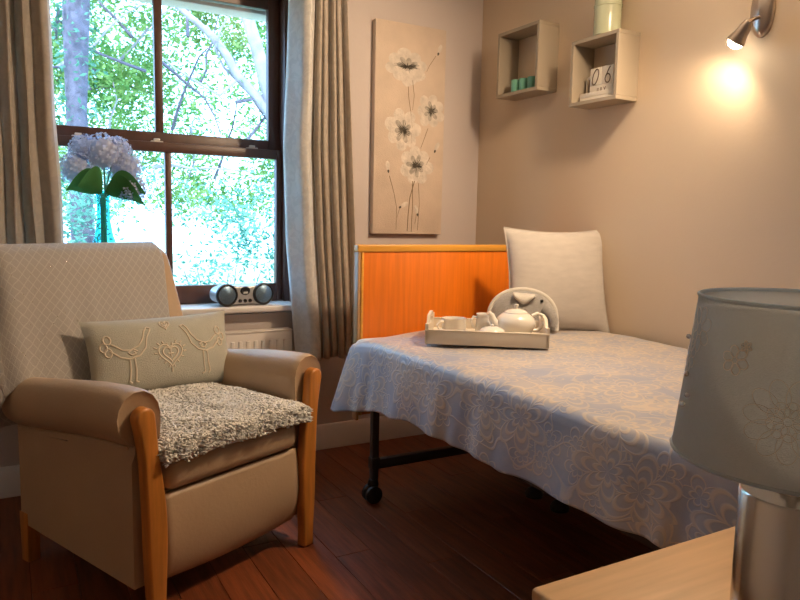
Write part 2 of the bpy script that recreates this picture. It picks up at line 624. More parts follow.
# ------------------------------------------------------------------ garden outside
def leaves(n, fn, size, rnd, flat=0.35):
    V, F = [], []
    for _ in range(n):
        p = fn(rnd)
        if p is None: continue
        s = size * rnd.uniform(0.6, 1.3)
        d = Vector((rnd.gauss(0, 1), rnd.gauss(0, 1), rnd.gauss(0, 0.7) - 0.2)).normalized()
        q = d.orthogonal().normalized()
        q = Matrix.Rotation(rnd.uniform(0, 2 * PI), 3, d) @ q
        b_ = d.cross(q)
        p = Vector(p)
        o = len(V)
        V += [tuple(p - d * s), tuple(p + q * s * 0.42), tuple(p + d * s + b_ * s * 0.2), tuple(p - q * s * 0.42)]
        F.append((o, o + 1, o + 2, o + 3))
    return V, F

def leafmesh(name, g, mat, parent):
    me = bpy.data.meshes.new(name)
    me.from_pydata(g[0], [], g[1])
    me.materials.append(mat)
    o = bpy.data.objects.new(name, me)
    C.objects.link(o)
    o.parent = parent
    o['kind'] = 'stuff'
    return o

m_bark_pale = M('pale_bark', (0.36, 0.31, 0.35), 0.9, var=(9, 0.3), bump=(30, 0.5))
m_bark_ivy = M('grey_bark', (0.13, 0.11, 0.14), 0.9, var=(14, 0.5), bump=(30, 0.8))
m_leaf_a = leafmat('sunlit_green_leaf', (0.09, 0.25, 0.06), (0.36, 0.50, 0.18))
m_leaf_b = leafmat('cool_shrub_leaf', (0.045, 0.20, 0.15), (0.28, 0.50, 0.40))
m_leaf_c = leafmat('ivy_leaf', (0.06, 0.18, 0.10), (0.20, 0.38, 0.28))
gr = obj('ground', g_box(-14, 14, 0.45, 26, -0.55, -0.45), M('garden_ground', (0.38, 0.42, 0.25), 0.95, var=(2, 0.3)))
tag(gr, 'sunlit garden ground beyond the window', 'ground', kind='structure')
rg = random.Random(11)
# ivy-clad tree
t1 = thing('tree', 'thick grey trunk with ivy clinging to it beyond the window', 'tree', (-1.44, 5.0, -0.45))
pts = [(0.0, 0, 0), (0.01, 0, 1.2), (-0.02, 0, 2.6), (0.0, 0.02, 3.4), (0.03, 0.05, 4.2), (0.1, 0.1, 6.0)]
obj('trunk', g_tube(pts, [0.17, 0.12, 0.10, 0.125, 0.14, 0.12], 14), m_bark_ivy, t1)
obj('branch', g_tube([(0.02, 0.05, 3.9), (-0.35, 0.1, 4.4), (-0.8, 0.2, 5.2)], [0.05, 0.04, 0.02], 8), m_bark_ivy, t1)
obj('branch', g_tube([(0.05, 0.08, 4.6), (0.5, 0.3, 5.2), (1.2, 0.6, 5.8)], [0.05, 0.04, 0.02], 8), m_bark_ivy, t1)
def ivy(r):
    z = r.uniform(0.2, 5.5)
    a = r.uniform(0, 2 * PI)
    if r.random() < 0.45 and not (3.0 < z < 3.7): return None
    rr = 0.14 + abs(r.gauss(0, 0.05))
    return (rr * math.cos(a), rr * math.sin(a), z)
leafmesh('ivy_leaves', leaves(1500, ivy, 0.035, rg), m_leaf_c, t1)
# pale-limbed spreading tree
t2 = thing('tree', 'tree with pale bare curving limbs and sunlit green leaves beyond the window', 'tree', (1.7, 6.0, -0.45))
def rel(pts, o):
    return [(p[0] - o[0], p[1] - o[1], p[2] - o[2]) for p in pts]
O2 = (1.7, 6.0, -0.45)
obj('trunk', g_tube(rel([(1.7, 6.0, -0.45), (1.55, 6, 0.8), (1.28, 6, 1.7), (1.08, 6, 2.2)], O2), [0.2, 0.17, 0.14, 0.12], 12), m_bark_pale, t2)
obj('limb', g_tube(rel([(1.12, 6, 2.1), (0.92, 6, 2.47), (0.72, 6.05, 2.70), (0.54, 6.1, 2.885), (0.40, 6.1, 3.12), (0.226, 6.1, 3.331), (0.02, 6.1, 3.48), (-0.194, 6.1, 3.62), (-0.7, 6.2, 4.1)], O2), [0.09, 0.075, 0.065, 0.06, 0.058, 0.05, 0.04, 0.035, 0.02], 10), m_bark_pale, t2)
obj('limb', g_tube(rel([(1.10, 6, 2.1), (0.97, 5.97, 2.5), (0.86, 5.95, 2.85), (0.72, 5.9, 3.25), (0.60, 5.9, 3.6), (0.45, 5.9, 4.6), (0.2, 5.9, 5.4)], O2), [0.11, 0.10, 0.095, 0.085, 0.08, 0.06, 0.03], 10), m_bark_pale, t2)
rb = random.Random(5)
for k in range(26):   # thinner boughs threading through the crown
    a = Vector((rb.uniform(-1.8, 1.2), rb.uniform(6.0, 7.6), rb.uniform(1.6, 3.6)))
    d = Vector((rb.uniform(-1, 1), rb.uniform(-0.2, 0.3), rb.uniform(-0.2, 0.6)))
    pp = [a]
    for s in range(5):
        d = (d + Vector((rb.gauss(0, 0.25), rb.gauss(0, 0.15), rb.gauss(0, 0.25)))).normalized()
        pp.append(pp[-1] + d * 0.26)
    if k == 0:
        pp = [Vector(v) for v in ((0.55, 6.1, 2.86), (0.3, 6.1, 2.62), (0.05, 6.12, 2.75), (-0.25, 6.12, 2.9), (-0.5, 6.15, 3.1))]
    obj('bough', g_tube(rel([tuple(v) for v in pp], O2), [0.022 - 0.003 * i for i in range(len(pp))], 6), m_bark_pale if k < 9 else m_bark_ivy, t2)
clumps = [(Vector((rg.uniform(-2.6, 2.4), rg.uniform(6.7, 8.8), rg.uniform(1.3, 5.4))), rg.uniform(0.25, 0.55)) for _ in range(170)]
def crown(r):
    c, s = r.choice(clumps)
    return Vector((r.gauss(0, s * 0.6), r.gauss(0, s * 0.6), r.gauss(0, s * 0.5))) + c - Vector(O2)
leafmesh('foliage', leaves(46000, crown, 0.046, rg), m_leaf_a, t2)
# shrubs filling the lower panes
shr = [((-2.2, 4.2), 0.8, 1.6), ((-1.2, 4.2), 0.8, 1.75), ((-0.2, 4.2), 0.8, 1.6), ((0.8, 4.2), 0.8, 1.9), ((1.8, 4.2), 0.8, 1.7)]
for i, ((sx, sy), rr, hh) in enumerate(shr):
    lab = ['loose green shrub behind the flower vase outside', 'loose green shrub at the foot of the ivy-clad trunk', 'leafy shrub outside behind the little stereo', 'dense teal-green shrub outside by the curtained edge of the window', 'shrub outside under the pale-limbed tree'][i]
    t = thing('shrub', lab, 'shrub', (sx, sy, -0.45), group='shrubs outside the window')
    stems = []
    for k in range(5):
        a = k * 1.3 + i
        stems.append(g_tube([(0.04 * math.cos(a), 0.04 * math.sin(a), 0), (0.25 * math.cos(a), 0.25 * math.sin(a), hh * 0.35), (rr * 0.5 * math.cos(a), rr * 0.5 * math.sin(a), hh * 0.62)], [0.012, 0.008, 0.004], 6))
    obj('stem', stems, m_bark_ivy, t)
    cl = [(Vector((rg.gauss(0, rr * 0.5), rg.gauss(0, rr * 0.35), rg.uniform(0.15, hh + 0.25))), rg.uniform(0.12, 0.3)) for _ in range(34)]
    def bush(r):
        c, s = r.choice(cl)
        q = c + Vector((r.gauss(0, s * 0.65), r.gauss(0, s * 0.65), r.gauss(0, s * 0.65)))
        return q if abs(q.x) < 0.46 and abs(q.y) < 0.5 else None
    leafmesh('foliage', leaves((3400, 3400, 3600, 5400, 4600)[i], bush, 0.032, rg), m_leaf_b, t)

# ------------------------------------------------------------------ radiator under the window
rad = thing('radiator', 'white ribbed panel radiator under the window board', 'radiator', (-1.50, 0, 0.12))
m_rad = M('radiator_enamel', (0.80, 0.74, 0.68), 0.4)
W2 = 0.46
obj('panel', g_box(-W2, W2, -0.072, -0.050, 0, 0.475), m_rad, rad, bevel=0.006)
for k in range(26):
    xx = -W2 + 0.035 + k * (2 * W2 - 0.07) / 25
    o = obj('rib', g_box(xx - 0.009, xx + 0.009, -0.078, -0.0715, 0.03, 0.44), m_rad, rad, bevel=0.003) if k == 0 else None
    if k == 0:
        rib0 = o
        rx0 = xx
    else:
        o = rib0.copy()
        C.objects.link(o)
        o.parent = rad
        o.location = (xx - rx0, 0, 0)
tg = obj('top_grille', [g_box(-W2, W2, -0.074, -0.012, 0.475, 0.482)] , m_rad, rad, bevel=0.002)
for xx in (-0.285, 0.285):
    obj('bracket', g_box(xx - 0.015, xx + 0.015, -0.055, -0.0005, 0.05, 0.42), m_rad, rad)
for xx in (-0.40, 0.40):
    obj('pipe', g_tube([(xx, -0.06, 0.03), (xx, -0.06, -0.119)], 0.0075, 10), m_rad, rad)

# ------------------------------------------------------------------ curtains
def curtain_mat(name, col, scale=26):
    m = M(name, col, 0.55, sheen=0.3)
    nt = m.node_tree
    b = nt.nodes['Principled BSDF']
    tc = nd(nt, 'ShaderNodeTexCoord')
    vo = nd(nt, 'ShaderNodeTexNoise')
    vo.inputs['Scale'].default_value = scale
    vo.inputs['Detail'].default_value = 1
    vo.inputs['Distortion'].default_value = 1.2
    nt.links.new(tc.outputs['Object'], vo.inputs['Vector'])
    rp = nd(nt, 'ShaderNodeValToRGB')
    rp.color_ramp.elements[0].position = 0.44
    rp.color_ramp.elements[1].position = 0.54
    rp.color_ramp.elements[0].color = (*[c * 0.86 for c in col], 1)
    rp.color_ramp.elements[1].color = (*col, 1)
    nt.links.new(vo.outputs['Fac'], rp.inputs['Fac'])
    nt.links.new(rp.outputs['Color'], b.inputs['Base Color'])
    bp = nd(nt, 'ShaderNodeBump')
    bp.inputs['Strength'].default_value = 0.25
    bp.inputs['Distance'].default_value = 0.004
    nt.links.new(vo.outputs['Fac'], bp.inputs['Height'])
    nt.links.new(bp.outputs['Normal'], b.inputs['Normal'])
    tr = nd(nt, 'ShaderNodeBsdfTranslucent')
    tr.inputs[0].default_value = (*[min(1, c * 1.3) for c in col], 1)
    mx = nd(nt, 'ShaderNodeMixShader')
    mx.inputs[0].default_value = 0.4
    nt.links.new(b.outputs[0], mx.inputs[1])
    nt.links.new(tr.outputs[0], mx.inputs[2])
    nt.links.new(mx.outputs[0], nt.nodes['Material Output'].inputs['Surface'])
    return m
m_curt = curtain_mat('champagne_curtain', (0.60, 0.53, 0.45))
m_lining = curtain_mat('curtain_lining', (0.80, 0.78, 0.75), 30)

def interp(tab, x):
    for (a, va), (b, vb) in zip(tab, tab[1:]):
        if x <= b:
            t = (x - a) / (b - a)
            return va + (vb - va) * max(0, min(1, t))
    return tab[-1][1]

def curtain(label, sect, edge_shift, out_shift, z0=0.475, z1=2.418, phase=0.0, turn=0.25):
    """sect: plan polyline (x, y) from the window edge outwards; folds run vertically"""
    t = thing('curtain', label, 'curtain', (0, 0, 0), group='curtains at the window')
    def resample(n):
        P = [Vector((a, b, 0)) for a, b in sect]
        L = [0]
        for a, b in zip(P, P[1:]): L.append(L[-1] + (b - a).length)
        out = []
        for i in range(n):
            s = L[-1] * i / (n - 1)
            k = max(j for j in range(len(L)) if L[j] <= s + 1e-9)
            k = min(k, len(P) - 2)
            out.append(P[k].lerp(P[k + 1], (s - L[k]) / (L[k + 1] - L[k])))
        for _ in range(3):
            out = [out[0]] + [(out[i - 1] + 2 * out[i] + out[i + 1]) / 4 for i in range(1, n - 1)] + [out[-1]]
        return out
    n = 150
    base_ = resample(n)
    def surf(off):
        def f(u, v):
            i = min(n - 1, int(u * (n - 1) + 0.5))
            p = base_[i]
            z = z0 + (z1 - z0) * v
            wob = 0.006 * math.sin(5 * z + 9 * u + phase) + 0.004 * math.sin(11 * z + 17 * u)
            sx = interp(edge_shift, z) * (1 - u) + interp(out_shift, z) * u
            hem = 0.004 * math.sin(25 * u)
            return (p.x + sx + wob * 0.5, p.y + off + wob, z + (hem if v < 0.01 else 0))
        return f
    face = obj('fabric', g_grid(surf(0), n, 50), m_curt, t, angle=80)
    face.data.materials.append(m_lining)     # the leading edge is turned back and shows its lining
    for pi_, poly in enumerate(face.data.polygons):
        if poly.vertices[0] // 50 < turn * n: poly.material_index = 1
    md = face.modifiers.new('thickness', 'SOLIDIFY')
    md.thickness = 0.002
    lin = obj('lining', g_grid(surf(0.009), n, 50), m_lining, t, angle=80)
    return t
# right curtain: lining return beside the glass, then pleats over the wall
def pleats(x0, x1, y, amp, n):
    out = []
    for i in range(n * 6 + 1):
        a = i / 6
        k = amp * (0.75 + 0.5 * ((i // 6) % 2))
        out.append((x0 + (x1 - x0) * i / (n * 6) + 0.011 * math.sin(4 * PI * a), y - k * math.cos(2 * PI * a)))
    return out
sr = [(-1.045, -0.068), (-1.086, -0.074), (-1.092, -0.092), (-1.068, -0.135), (-1.046, -0.180), (-1.018, -0.196)] + pleats(-1.005, -0.800, -0.160, 0.026, 5)
curtain('beige patterned curtain hanging between the painting and the stereo', sr, [(0.3, 0.05), (0.5, 0.06), (1.0, 0.015), (1.4, 0.0), (2.0, 0.028), (2.5, 0.03)], [(0.3, 0.04), (0.6, 0.03), (1.4, -0.012), (2.05, -0.045), (2.5, -0.05)])
sl = [(-2.02, -0.068), (-1.975, -0.072), (-1.960, -0.092), (-1.98, -0.13)] + pleats(-2.0, -2.40, -0.115, 0.028, 7)
curtain('beige patterned curtain hanging behind the armchair', sl, [(0.3, 0.02), (1.0, 0.0), (1.45, -0.010), (2.0, -0.022), (2.5, -0.03)], [(0.3, 0.0), (2.5, 0.0)], phase=2.0, turn=0.09)

# ------------------------------------------------------------------ painting
art = thing('painting', 'tall narrow canvas painting of white flowers with dark centres', 'painting', (-0.432, -0.001, 1.526))
CW, CH, CD = 0.388, 0.99, 0.034
m_canvas = M('beige_canvas', (0.62, 0.50, 0.40), 0.85, var=(9, 0.10), bump=(220, 0.25))
m_petal = M('white_paint_petal', (0.68, 0.60, 0.52), 0.7, var=(25, 0.22), bump=(90, 0.5))
m_petal2 = M('shadow_grey_paint', (0.45, 0.40, 0.34), 0.7, var=(50, 0.35))
m_ink = M('dark_paint', (0.10, 0.085, 0.065), 0.7, var=(60, 0.4))
m_stem = M('brown_stem_paint', (0.25, 0.17, 0.09), 0.7, var=(40, 0.3))
obj('canvas', g_box(-CW / 2, CW / 2, -CD, 0, -CH / 2, CH / 2), m_canvas, art, bevel=0.004)
ra = random.Random(3)
def uvp(u, v, lift):
    return ((u - 0.5) * CW, -CD - lift, (v - 0.5) * CH)
def g_petal(cx, cz, ang, L, Wd, lift):
    V, F = [], []
    n = 14
    ca, sa = math.cos(ang), math.sin(ang)
    ring = []
    for i in range(n):
        t = 2 * PI * i / n
        a = L * (0.5 - 0.5 * math.cos(t))
        b = Wd * math.sin(t) * (0.55 + 0.45 * (a / L)) * (1 + ra.uniform(-0.08, 0.08))
        ring.append((cx + a * ca - b * sa, -CD - lift, cz + a * sa + b * ca))
    c = (cx + 0.55 * L * ca, -CD - lift - 0.0012, cz + 0.55 * L * sa)
    V = ring + [c]
    F = [(i, (i + 1) % n, n) for i in range(n)]
    return V, F
def painted_flower(u, v, r, np_, squash=1.0, rot=0.0, wide=1.0):
    cx, _, cz = uvp(u, v, 0)
    for k in range(np_):
        a = rot + 2 * PI * k / np_
        L = r * ra.uniform(0.9, 1.08)
        g_ = g_petal(0, 0, a, L, r * 0.40, 0.0006 + 0.0004 * (k % 2))
        g_ = ([(x_ + cx, y_, z_ * squash + cz) for x_, y_, z_ in g_[0]], g_[1])
        o = obj('petal', g_, m_petal, art)
    for k in range(np_):
        a = rot + 2 * PI * (k + 0.5) / np_
        g_ = g_petal(0, 0, a, r * ra.uniform(0.45, 0.62), r * 0.16, 0.0016 + 0.0002 * (k % 2))
        obj('petal_shading', ([(x_ + cx, y_, z_ * squash + cz) for x_, y_, z_ in g_[0]], g_[1]), m_petal2, art)
    blotch = []
    for k in range(46):
        a = ra.uniform(0, 2 * PI)
        d0, d1 = ra.uniform(0, 0.12) * r, ra.uniform(0.15, 0.42) * r
        blotch.append(g_tube([(cx + d0 * math.cos(a), -CD - 0.0026, cz + d0 * math.sin(a) * squash), (cx + d1 * math.cos(a), -CD - 0.0024, cz + d1 * math.sin(a) * squash)], [0.0022, 0.0008], 4))
    obj('flower_centre', [([((x_ - cx) * wide + cx, y_, (z_ - cz) * (1.5 - 0.5 * wide) + cz) for x_, y_, z_ in v_], f_) for v_, f_ in blotch], m_ink, art)
painted_flower(0.44, 0.800, 0.118, 8, 0.72, 0.2, 1.7)
painted_flower(0.80, 0.605, 0.082, 7, 1.0, 0.5)
painted_flower(0.40, 0.500, 0.098, 7, 1.05, 0.1)
painted_flower(0.60, 0.335, 0.095, 7, 1.05, 0.8)
# drooping front lip of the top poppy
for k, (du, dv, a) in enumerate(((-0.06, -0.035, -2.6), (0.0, -0.045, -1.6), (0.07, -0.035, -0.5))):
    c = uvp(0.44 + du * 0.5, 0.80 + dv * 0.4, 0)
    obj('petal', g_petal(c[0], c[2], a, 0.075, 0.035, 0.0030), m_petal, art)
def stroke(pts, w0, w1, mat, name='stem'):
    n = len(pts)
    return obj(name, g_tube([uvp(u, v, 0.0006) for u, v in pts], [w0 + (w1 - w0) * i / (n - 1) for i in range(n)], 5), mat, art)
stroke([(0.46, 0.73), (0.47, 0.66), (0.50, 0.60), (0.53, 0.52), (0.52, 0.44)], 0.0016, 0.001, m_stem)
stroke([(0.52, 0.74), (0.55, 0.67), (0.53, 0.60)], 0.0014, 0.0008, m_stem)
stroke([(0.76, 0.52), (0.70, 0.46), (0.66, 0.42)], 0.0014, 0.001, m_stem)
stroke([(0.58, 0.26), (0.52, 0.18), (0.50, 0.10), (0.49, 0.015)], 0.0026, 0.0018, m_stem)
stroke([(0.55, 0.26), (0.56, 0.15), (0.55, 0.012)], 0.0022, 0.0014, m_stem)
stroke([(0.64, 0.25), (0.66, 0.15), (0.64, 0.02)], 0.0014, 0.001, m_stem)
stroke([(0.22, 0.28), (0.29, 0.20), (0.33, 0.13), (0.33, 0.02)], 0.0015, 0.001, m_stem)
stroke([(0.80, 0.38), (0.74, 0.34)], 0.0013, 0.001, m_stem)
stroke([(0.85, 0.87), (0.76, 0.82), (0.72, 0.79)], 0.0013, 0.0008, m_stem)
stroke([(0.38, 0.13), (0.34, 0.08)], 0.0012, 0.0008, m_stem)
stroke([(0.62, 0.10), (0.60, 0.05)], 0.0012, 0.0008, m_stem)
for u, v, a in ((0.89, 0.89, 1.2), (0.88, 0.42, 1.1), (0.20, 0.31, 1.7), (0.40, 0.135, 0.5), (0.63, 0.105, 1.9)):
    c = uvp(u, v, 0)
    obj('bud', g_petal(c[0] - 0.01 * math.cos(a), c[2] - 0.01 * math.sin(a), a, 0.05, 0.014, 0.0010), m_petal, art)
    obj('bud_base', g_petal(c[0] - 0.018 * math.cos(a), c[2] - 0.018 * math.sin(a), a, 0.016, 0.007, 0.0022), m_ink, art)

# ------------------------------------------------------------------ box shelves on the right wall
m_shelf = M('taupe_shelf_board', (0.36, 0.30, 0.225), 0.55, var=(5, 0.05))
def box_shelf(label, y0, y1, z0, z1, d=0.114, th=0.015):
    yc = (y0 + y1) / 2
    h, wd = z1 - z0, y0 - y1
    t = thing('box_shelf', label, 'shelf', (0, yc, z0), group='box shelves on the wall')
    e = 0.0005
    obj('bottom_panel', g_box(-d, -e, -wd / 2, wd / 2, 0, th), m_shelf, t, bevel=0.0012, seg=1)
    obj('top_panel', g_box(-d, -e, -wd / 2, wd / 2, h - th, h), m_shelf, t, bevel=0.0012, seg=1)
    for s in (-1, 1):
        a, b = (wd / 2 - th, wd / 2) if s > 0 else (-wd / 2, -wd / 2 + th)
        obj('side_panel', g_box(-d, -e, a, b, th, h - th), m_shelf, t, bevel=0.0012, seg=1)
    return t
box_shelf('taupe box shelf holding three small green candle glasses', -0.287, -0.578, 1.675, 1.968)
box_shelf('taupe box shelf holding the calendar with a jar on top', -0.784, -1.039, 1.574, 1.832)
m_gcand = M('green_frosted_glass', (0.16, 0.42, 0.30), 0.35, var=(20, 0.15))
m_wax = M('pale_green_wax', (0.45, 0.62, 0.48), 0.5)
m_dark = M('wick', (0.05, 0.04, 0.03), 0.8)
for k, yy in enumerate((-0.385, -0.435, -0.487)):
    t = thing('candle', ['small green candle glass at the inner end of the row in the box shelf', 'small green candle glass between the two others in the box shelf', 'small green candle glass nearest the calendar shelf'][k], 'candle', (-0.075 + 0.006 * k, yy, 1.6901), group='green candles in the box shelf')
    t.scale = (1.2, 1.2, 1.15)
    obj('glass', g_lathe([(0, 0), (0.017, 0), (0.019, 0.003), (0.0205, 0.05), (0.0185, 0.05), (0.0175, 0.036)], 24), m_gcand, t)
    obj('wax', g_lathe([(0.0, 0.004), (0.0168, 0.005), (0.0176, 0.038), (0, 0.039)], 20), m_wax, t)
    obj('wick', g_tube([(0, 0, 0.038), (0.001, 0, 0.046)], 0.0008, 5), m_dark, t)

# wooden perpetual calendar
m_calw = M('whitewashed_wood', (0.70, 0.64, 0.55), 0.6, var=(14, 0.06))
m_num = M('brown_numeral_paint', (0.10, 0.055, 0.03), 0.6)
cal = thing('block_calendar', 'white wooden block calendar showing 06 and JULY in the box shelf', 'calendar', (-0.055, -0.917, 1.5891), -PI / 2)
# local x runs along -y of the room, local y points to the wall (+x), front is local -y
cal.rotation_euler = (0, 0, -PI / 2)
cal.scale = (1.16, 1.1, 1.3)
obj('base', g_box(-0.088, 0.088, -0.028, 0.026, 0, 0.012), m_calw, cal, bevel=0.002)
obj('base_lip', g_box(-0.088, 0.088, -0.028, -0.020, 0.012, 0.026), m_calw, cal, bevel=0.0015)
mb = obj('month_block', g_box(-0.050, 0.058, -0.0195, 0.0, 0.012, 0.045), m_calw, cal, bevel=0.0015)
for sx, nm in ((-0.0235, '0'), (0.0315, '6')):
    cb = obj('number_block', g_box(sx - 0.0265, sx + 0.0265, -0.0195, 0.024, 0.0455, 0.0985), m_calw, cal, bevel=0.002)
    P_ = []
    if nm == '0':
        for i in range(28):
            a = 2 * PI * i / 28
            xx, zz = 0.0125 * math.cos(a), 0.0225 * math.sin(a)
            P_.append((sx + xx + zz * 0.28, -0.0200, 0.071 + zz))
        gg = g_tube(P_, 0.0018, 6, closed=True)
    else:
        for i in range(10):
            t_ = i / 9
            P_.append((sx + 0.012 - 0.021 * t_ ** 0.8, -0.0200, 0.094 - 0.030 * t_))
        for i in range(1, 27):
            a = PI * 0.82 + 2 * PI * i / 26
            P_.append((sx + 0.0015 + 0.0115 * math.cos(a), -0.0200, 0.0605 + 0.0125 * math.sin(a)))
        gg = g_tube(P_, 0.0018, 6)
    obj('numeral', gg, m_num, cb)
tm = text_mesh('JULY', 0.021, 0.0003)
tm.transform(Matrix.Translation((0.006, -0.0199, 0.029)) @ Matrix.Rotation(PI / 2, 4, 'X'))
obj('month_lettering', tm, m_num, mb)
obj('end_arch', [g_tube([(-0.080, 0.0, 0.012), (-0.080, 0.0, 0.068), (-0.076, 0.0, 0.075), (-0.066, 0.0, 0.078), (-0.056, 0.0, 0.078)], 0.0045, 8)], m_calw, cal)
obj('end_post', g_box(0.064, 0.072, -0.012, 0.012, 0.012, 0.10), M('grey_brown_wood', (0.3, 0.23, 0.17), 0.6), cal, bevel=0.001)

# pale green jar on the shelf
jar = thing('jar', 'tall pale green glazed jar standing on the box shelf', 'jar', (-0.058, -0.920, 1.8323))
jar.scale = (1.22, 1.22, 1.15)
m_jar = M('celadon_glaze', (0.50, 0.54, 0.38), 0.22, var=(8, 0.12), coat=0.5)
obj('body', g_lathe([(0, 0), (0.036, 0), (0.042, 0.004), (0.043, 0.02), (0.043, 0.13), (0.040, 0.148), (0.031, 0.160), (0.030, 0.172), (0.034, 0.178), (0.031, 0.178), (0.027, 0.168), (0.0, 0.15)], 36), m_jar, jar)
obj('rim_band', g_lathe([(0.0425, 0.095), (0.0445, 0.097), (0.0445, 0.103), (0.0425, 0.105)], 36), m_jar, jar)

# ------------------------------------------------------------------ bed
bed = thing('bed', 'high single bed with orange wooden headboard and dark castor legs', 'bed', (-0.5, -0.5, 0))
m_orange = M('orange_veneer', (0.78, 0.19, 0.008), 0.38, var=(7, 0.14), stretch=(9, 9, 0.5), coat=0.2)
m_edge = M('honey_edge_wood', (0.70, 0.34, 0.05), 0.35, var=(6, 0.2), stretch=(0.6, 6, 6))
m_railwood = M('pale_frame_wood', (0.52, 0.30, 0.13), 0.45, var=(6, 0.25), stretch=(6, 6, 0.8))
hbx0, hbx1 = -0.430, 0.470     # local x
hb = obj('headboard', g_box(hbx0 + 0.026, hbx1 - 0.026, -0.004, 0.022, 0.30, 0.968), m_orange, bed, bevel=0.002)
obj('top_edge', g_box(hbx0 - 0.002, hbx1 + 0.002, -0.010, 0.030, 0.968, 0.998), m_edge, hb, bevel=0.005, seg=3)
for a, b in ((hbx0 + 0.014, hbx0 + 0.026), (hbx1 - 0.026, hbx1 - 0.014)):
    obj('edge_bead', g_box(a, b, -0.010, 0.026, 0.30, 0.968), m_edge, hb, bevel=0.003)
for a, b in ((hbx0, hbx0 + 0.012), (hbx1 - 0.012, hbx1)):
    obj('side_edge', g_box(a, b, -0.008, 0.030, 0.28, 0.968), m_railwood, hb, bevel=0.003)
obj('mattress', g_box(-0.46, 0.435, -1.98, -0.03, 0.43, 0.628), M('mattress_ticking', (0.7, 0.68, 0.64), 0.9), bed, bevel=0.03, seg=3)
for a, b in ((-0.455, -0.425), (0.40, 0.43)):
    obj('side_rail', g_box(a, b, -1.98, -0.01, 0.40, 0.43), m_steel, bed, bevel=0.003)
obj('end_rail', g_box(-0.470, 0.44, -0.20, -0.10, 0.375, 0.428), m_railwood, bed, bevel=0.004)
obj('end_rail', g_box(-0.455, 0.43, -1.98, -1.94, 0.375, 0.428), m_railwood, bed, bevel=0.004)
def bed_leg(x_, y_):
    l = obj('leg', [g_box(x_ - 0.014, x_ + 0.014, y_ - 0.014, y_ + 0.014, 0.085, 0.40)], m_steel, bed, bevel=0.003)
    obj('collar', g_box(x_ - 0.018, x_ + 0.018, y_ - 0.018, y_ + 0.018, 0.13, 0.175), m_steel, l, bevel=0.003)
    wv, wf = g_lathe([(0.0, -0.014), (0.026, -0.014), (0.034, -0.008), (0.034, 0.008), (0.026, 0.014), (0, 0.014)], 22)
    for s in (-1, 1):
        gw = ([(x_ - 0.014 + v[0], y_ - 0.014 + s * 0.016 + v[2] * 0.9, 0.034 + v[1]) for v in wv], wf)
        obj('castor_wheel', gw, m_black, l)
    obj('castor_hood', g_lathe([(0.0, 0.090), (0.018, 0.088), (0.022, 0.070), (0.020, 0.055), (0, 0.05)], 16, x_ - 0.006, y_ - 0.006), m_black, l)
for x_ in (-0.425, 0.40):
    for y_ in (-0.165, -1.80):
        bed_leg(x_, y_)
for y_ in (-0.165, -1.80):
    obj('cross_bar', g_box(-0.412, 0.388, y_ - 0.014, y_ + 0.014, 0.128, 0.166), m_steel, bed, bevel=0.003)
obj('lift_frame', [g_box(0.03, 0.06, -1.75, -0.18, 0.30, 0.335), g_box(-0.25, -0.22, -1.75, -0.18, 0.30, 0.335), g_box(-0.25, 0.06, -1.0, -0.96, 0.30, 0.335)], m_steel, bed, bevel=0.002)
for y_ in (-0.42, -0.57):
    f_ = obj('lift_foot', g_lathe([(0, 0), (0.035, 0), (0.038, 0.012), (0.028, 0.03), (0.012, 0.04), (0.012, 0.32), (0, 0.32)], 20, 0.175, y_), m_black, bed)

# bedspread: top of bed, rounded edge and a falling side with folds
HEM = [(-2.55, 0.44), (-2.05, 0.455), (-1.58, 0.435), (-1.1, 0.442), (-0.85, 0.412), (-0.70, 0.375), (-0.59, 0.345), (-0.52, 0.36)]
def hemz(y): return interp(HEM, y)
def nz(x, y, z=0):
    from mathutils import noise
    return noise.noise(Vector((x, y, z)))
def spread(u, v):
    y = -0.570 - u * 1.965
    # sequence across: v 0..0.55 top, 0.55..0.65 round edge, then side drop
    ex = -1.0 + 0.006 * math.sin(y * 7)
    ztop = 0.668 + 0.007 * nz(y * 3, v * 4) + 0.003 * nz(y * 11, v * 14, 3)
    corner = max(0.0, 1 - (-0.570 - y) / 0.28)
    r = 0.035
    if v <= 0.55:
        s = v / 0.55
        x = -0.022 + (ex + r + 0.022) * s
        z = ztop - 0.010 * s ** 4 - 0.045 * corner ** 2 * s ** 2
        if s < 0.04: z -= 0.012 * (1 - s / 0.04)
        return (x, y, z)
    zt = ztop - 0.010 - 0.045 * corner ** 2
    fold = (0.55 * math.sin(y * 19 + 1.2 * math.sin(y * 5)) + 0.45 * math.sin(y * 41 + 2 * math.sin(y * 9)) + 0.5 * nz(y * 6, 2))
    if v <= 0.65:
        a = (v - 0.55) / 0.10 * PI / 2
        return (ex + r - r * math.sin(a) , y, zt - r + r * math.cos(a) + 0.0)
    d = (v - 0.65) / 0.35
    L = (zt - r) - hemz(y)
    amp = 0.011 * d ** 0.8
    fl = 0.022 * d + 0.030 * corner ** 1.5 * d
    yy = y + 0.035 * corner * d + 0.010 * d * math.cos(y * 23)
    zz = zt - r - L * d - (0.002 * math.sin(y * 31) * d)
    return (ex - fl - amp * fold - 0.002, yy, zz)
bs = obj('bedspread', g_grid(spread, 230, 90), embroidered('embroidered_satin', (0.31, 0.33, 0.41), (0.62, 0.51, 0.39), 0.4), angle=80)
uvb = bs.data.uv_layers.new(name='UVMap')
def arc(v):
    if v <= 0.55: return v / 0.55 * 0.96
    if v <= 0.65: return 0.96 + (v - 0.55) * 0.55
    return 1.015 + (v - 0.65) / 0.35 * 0.22
for poly in bs.data.polygons:
    for li in poly.loop_indices:
        vi = bs.data.loops[li].vertex_index
        uvb.data[li].uv = (1.98 * (vi // 90) / 229, arc((vi % 90) / 89))
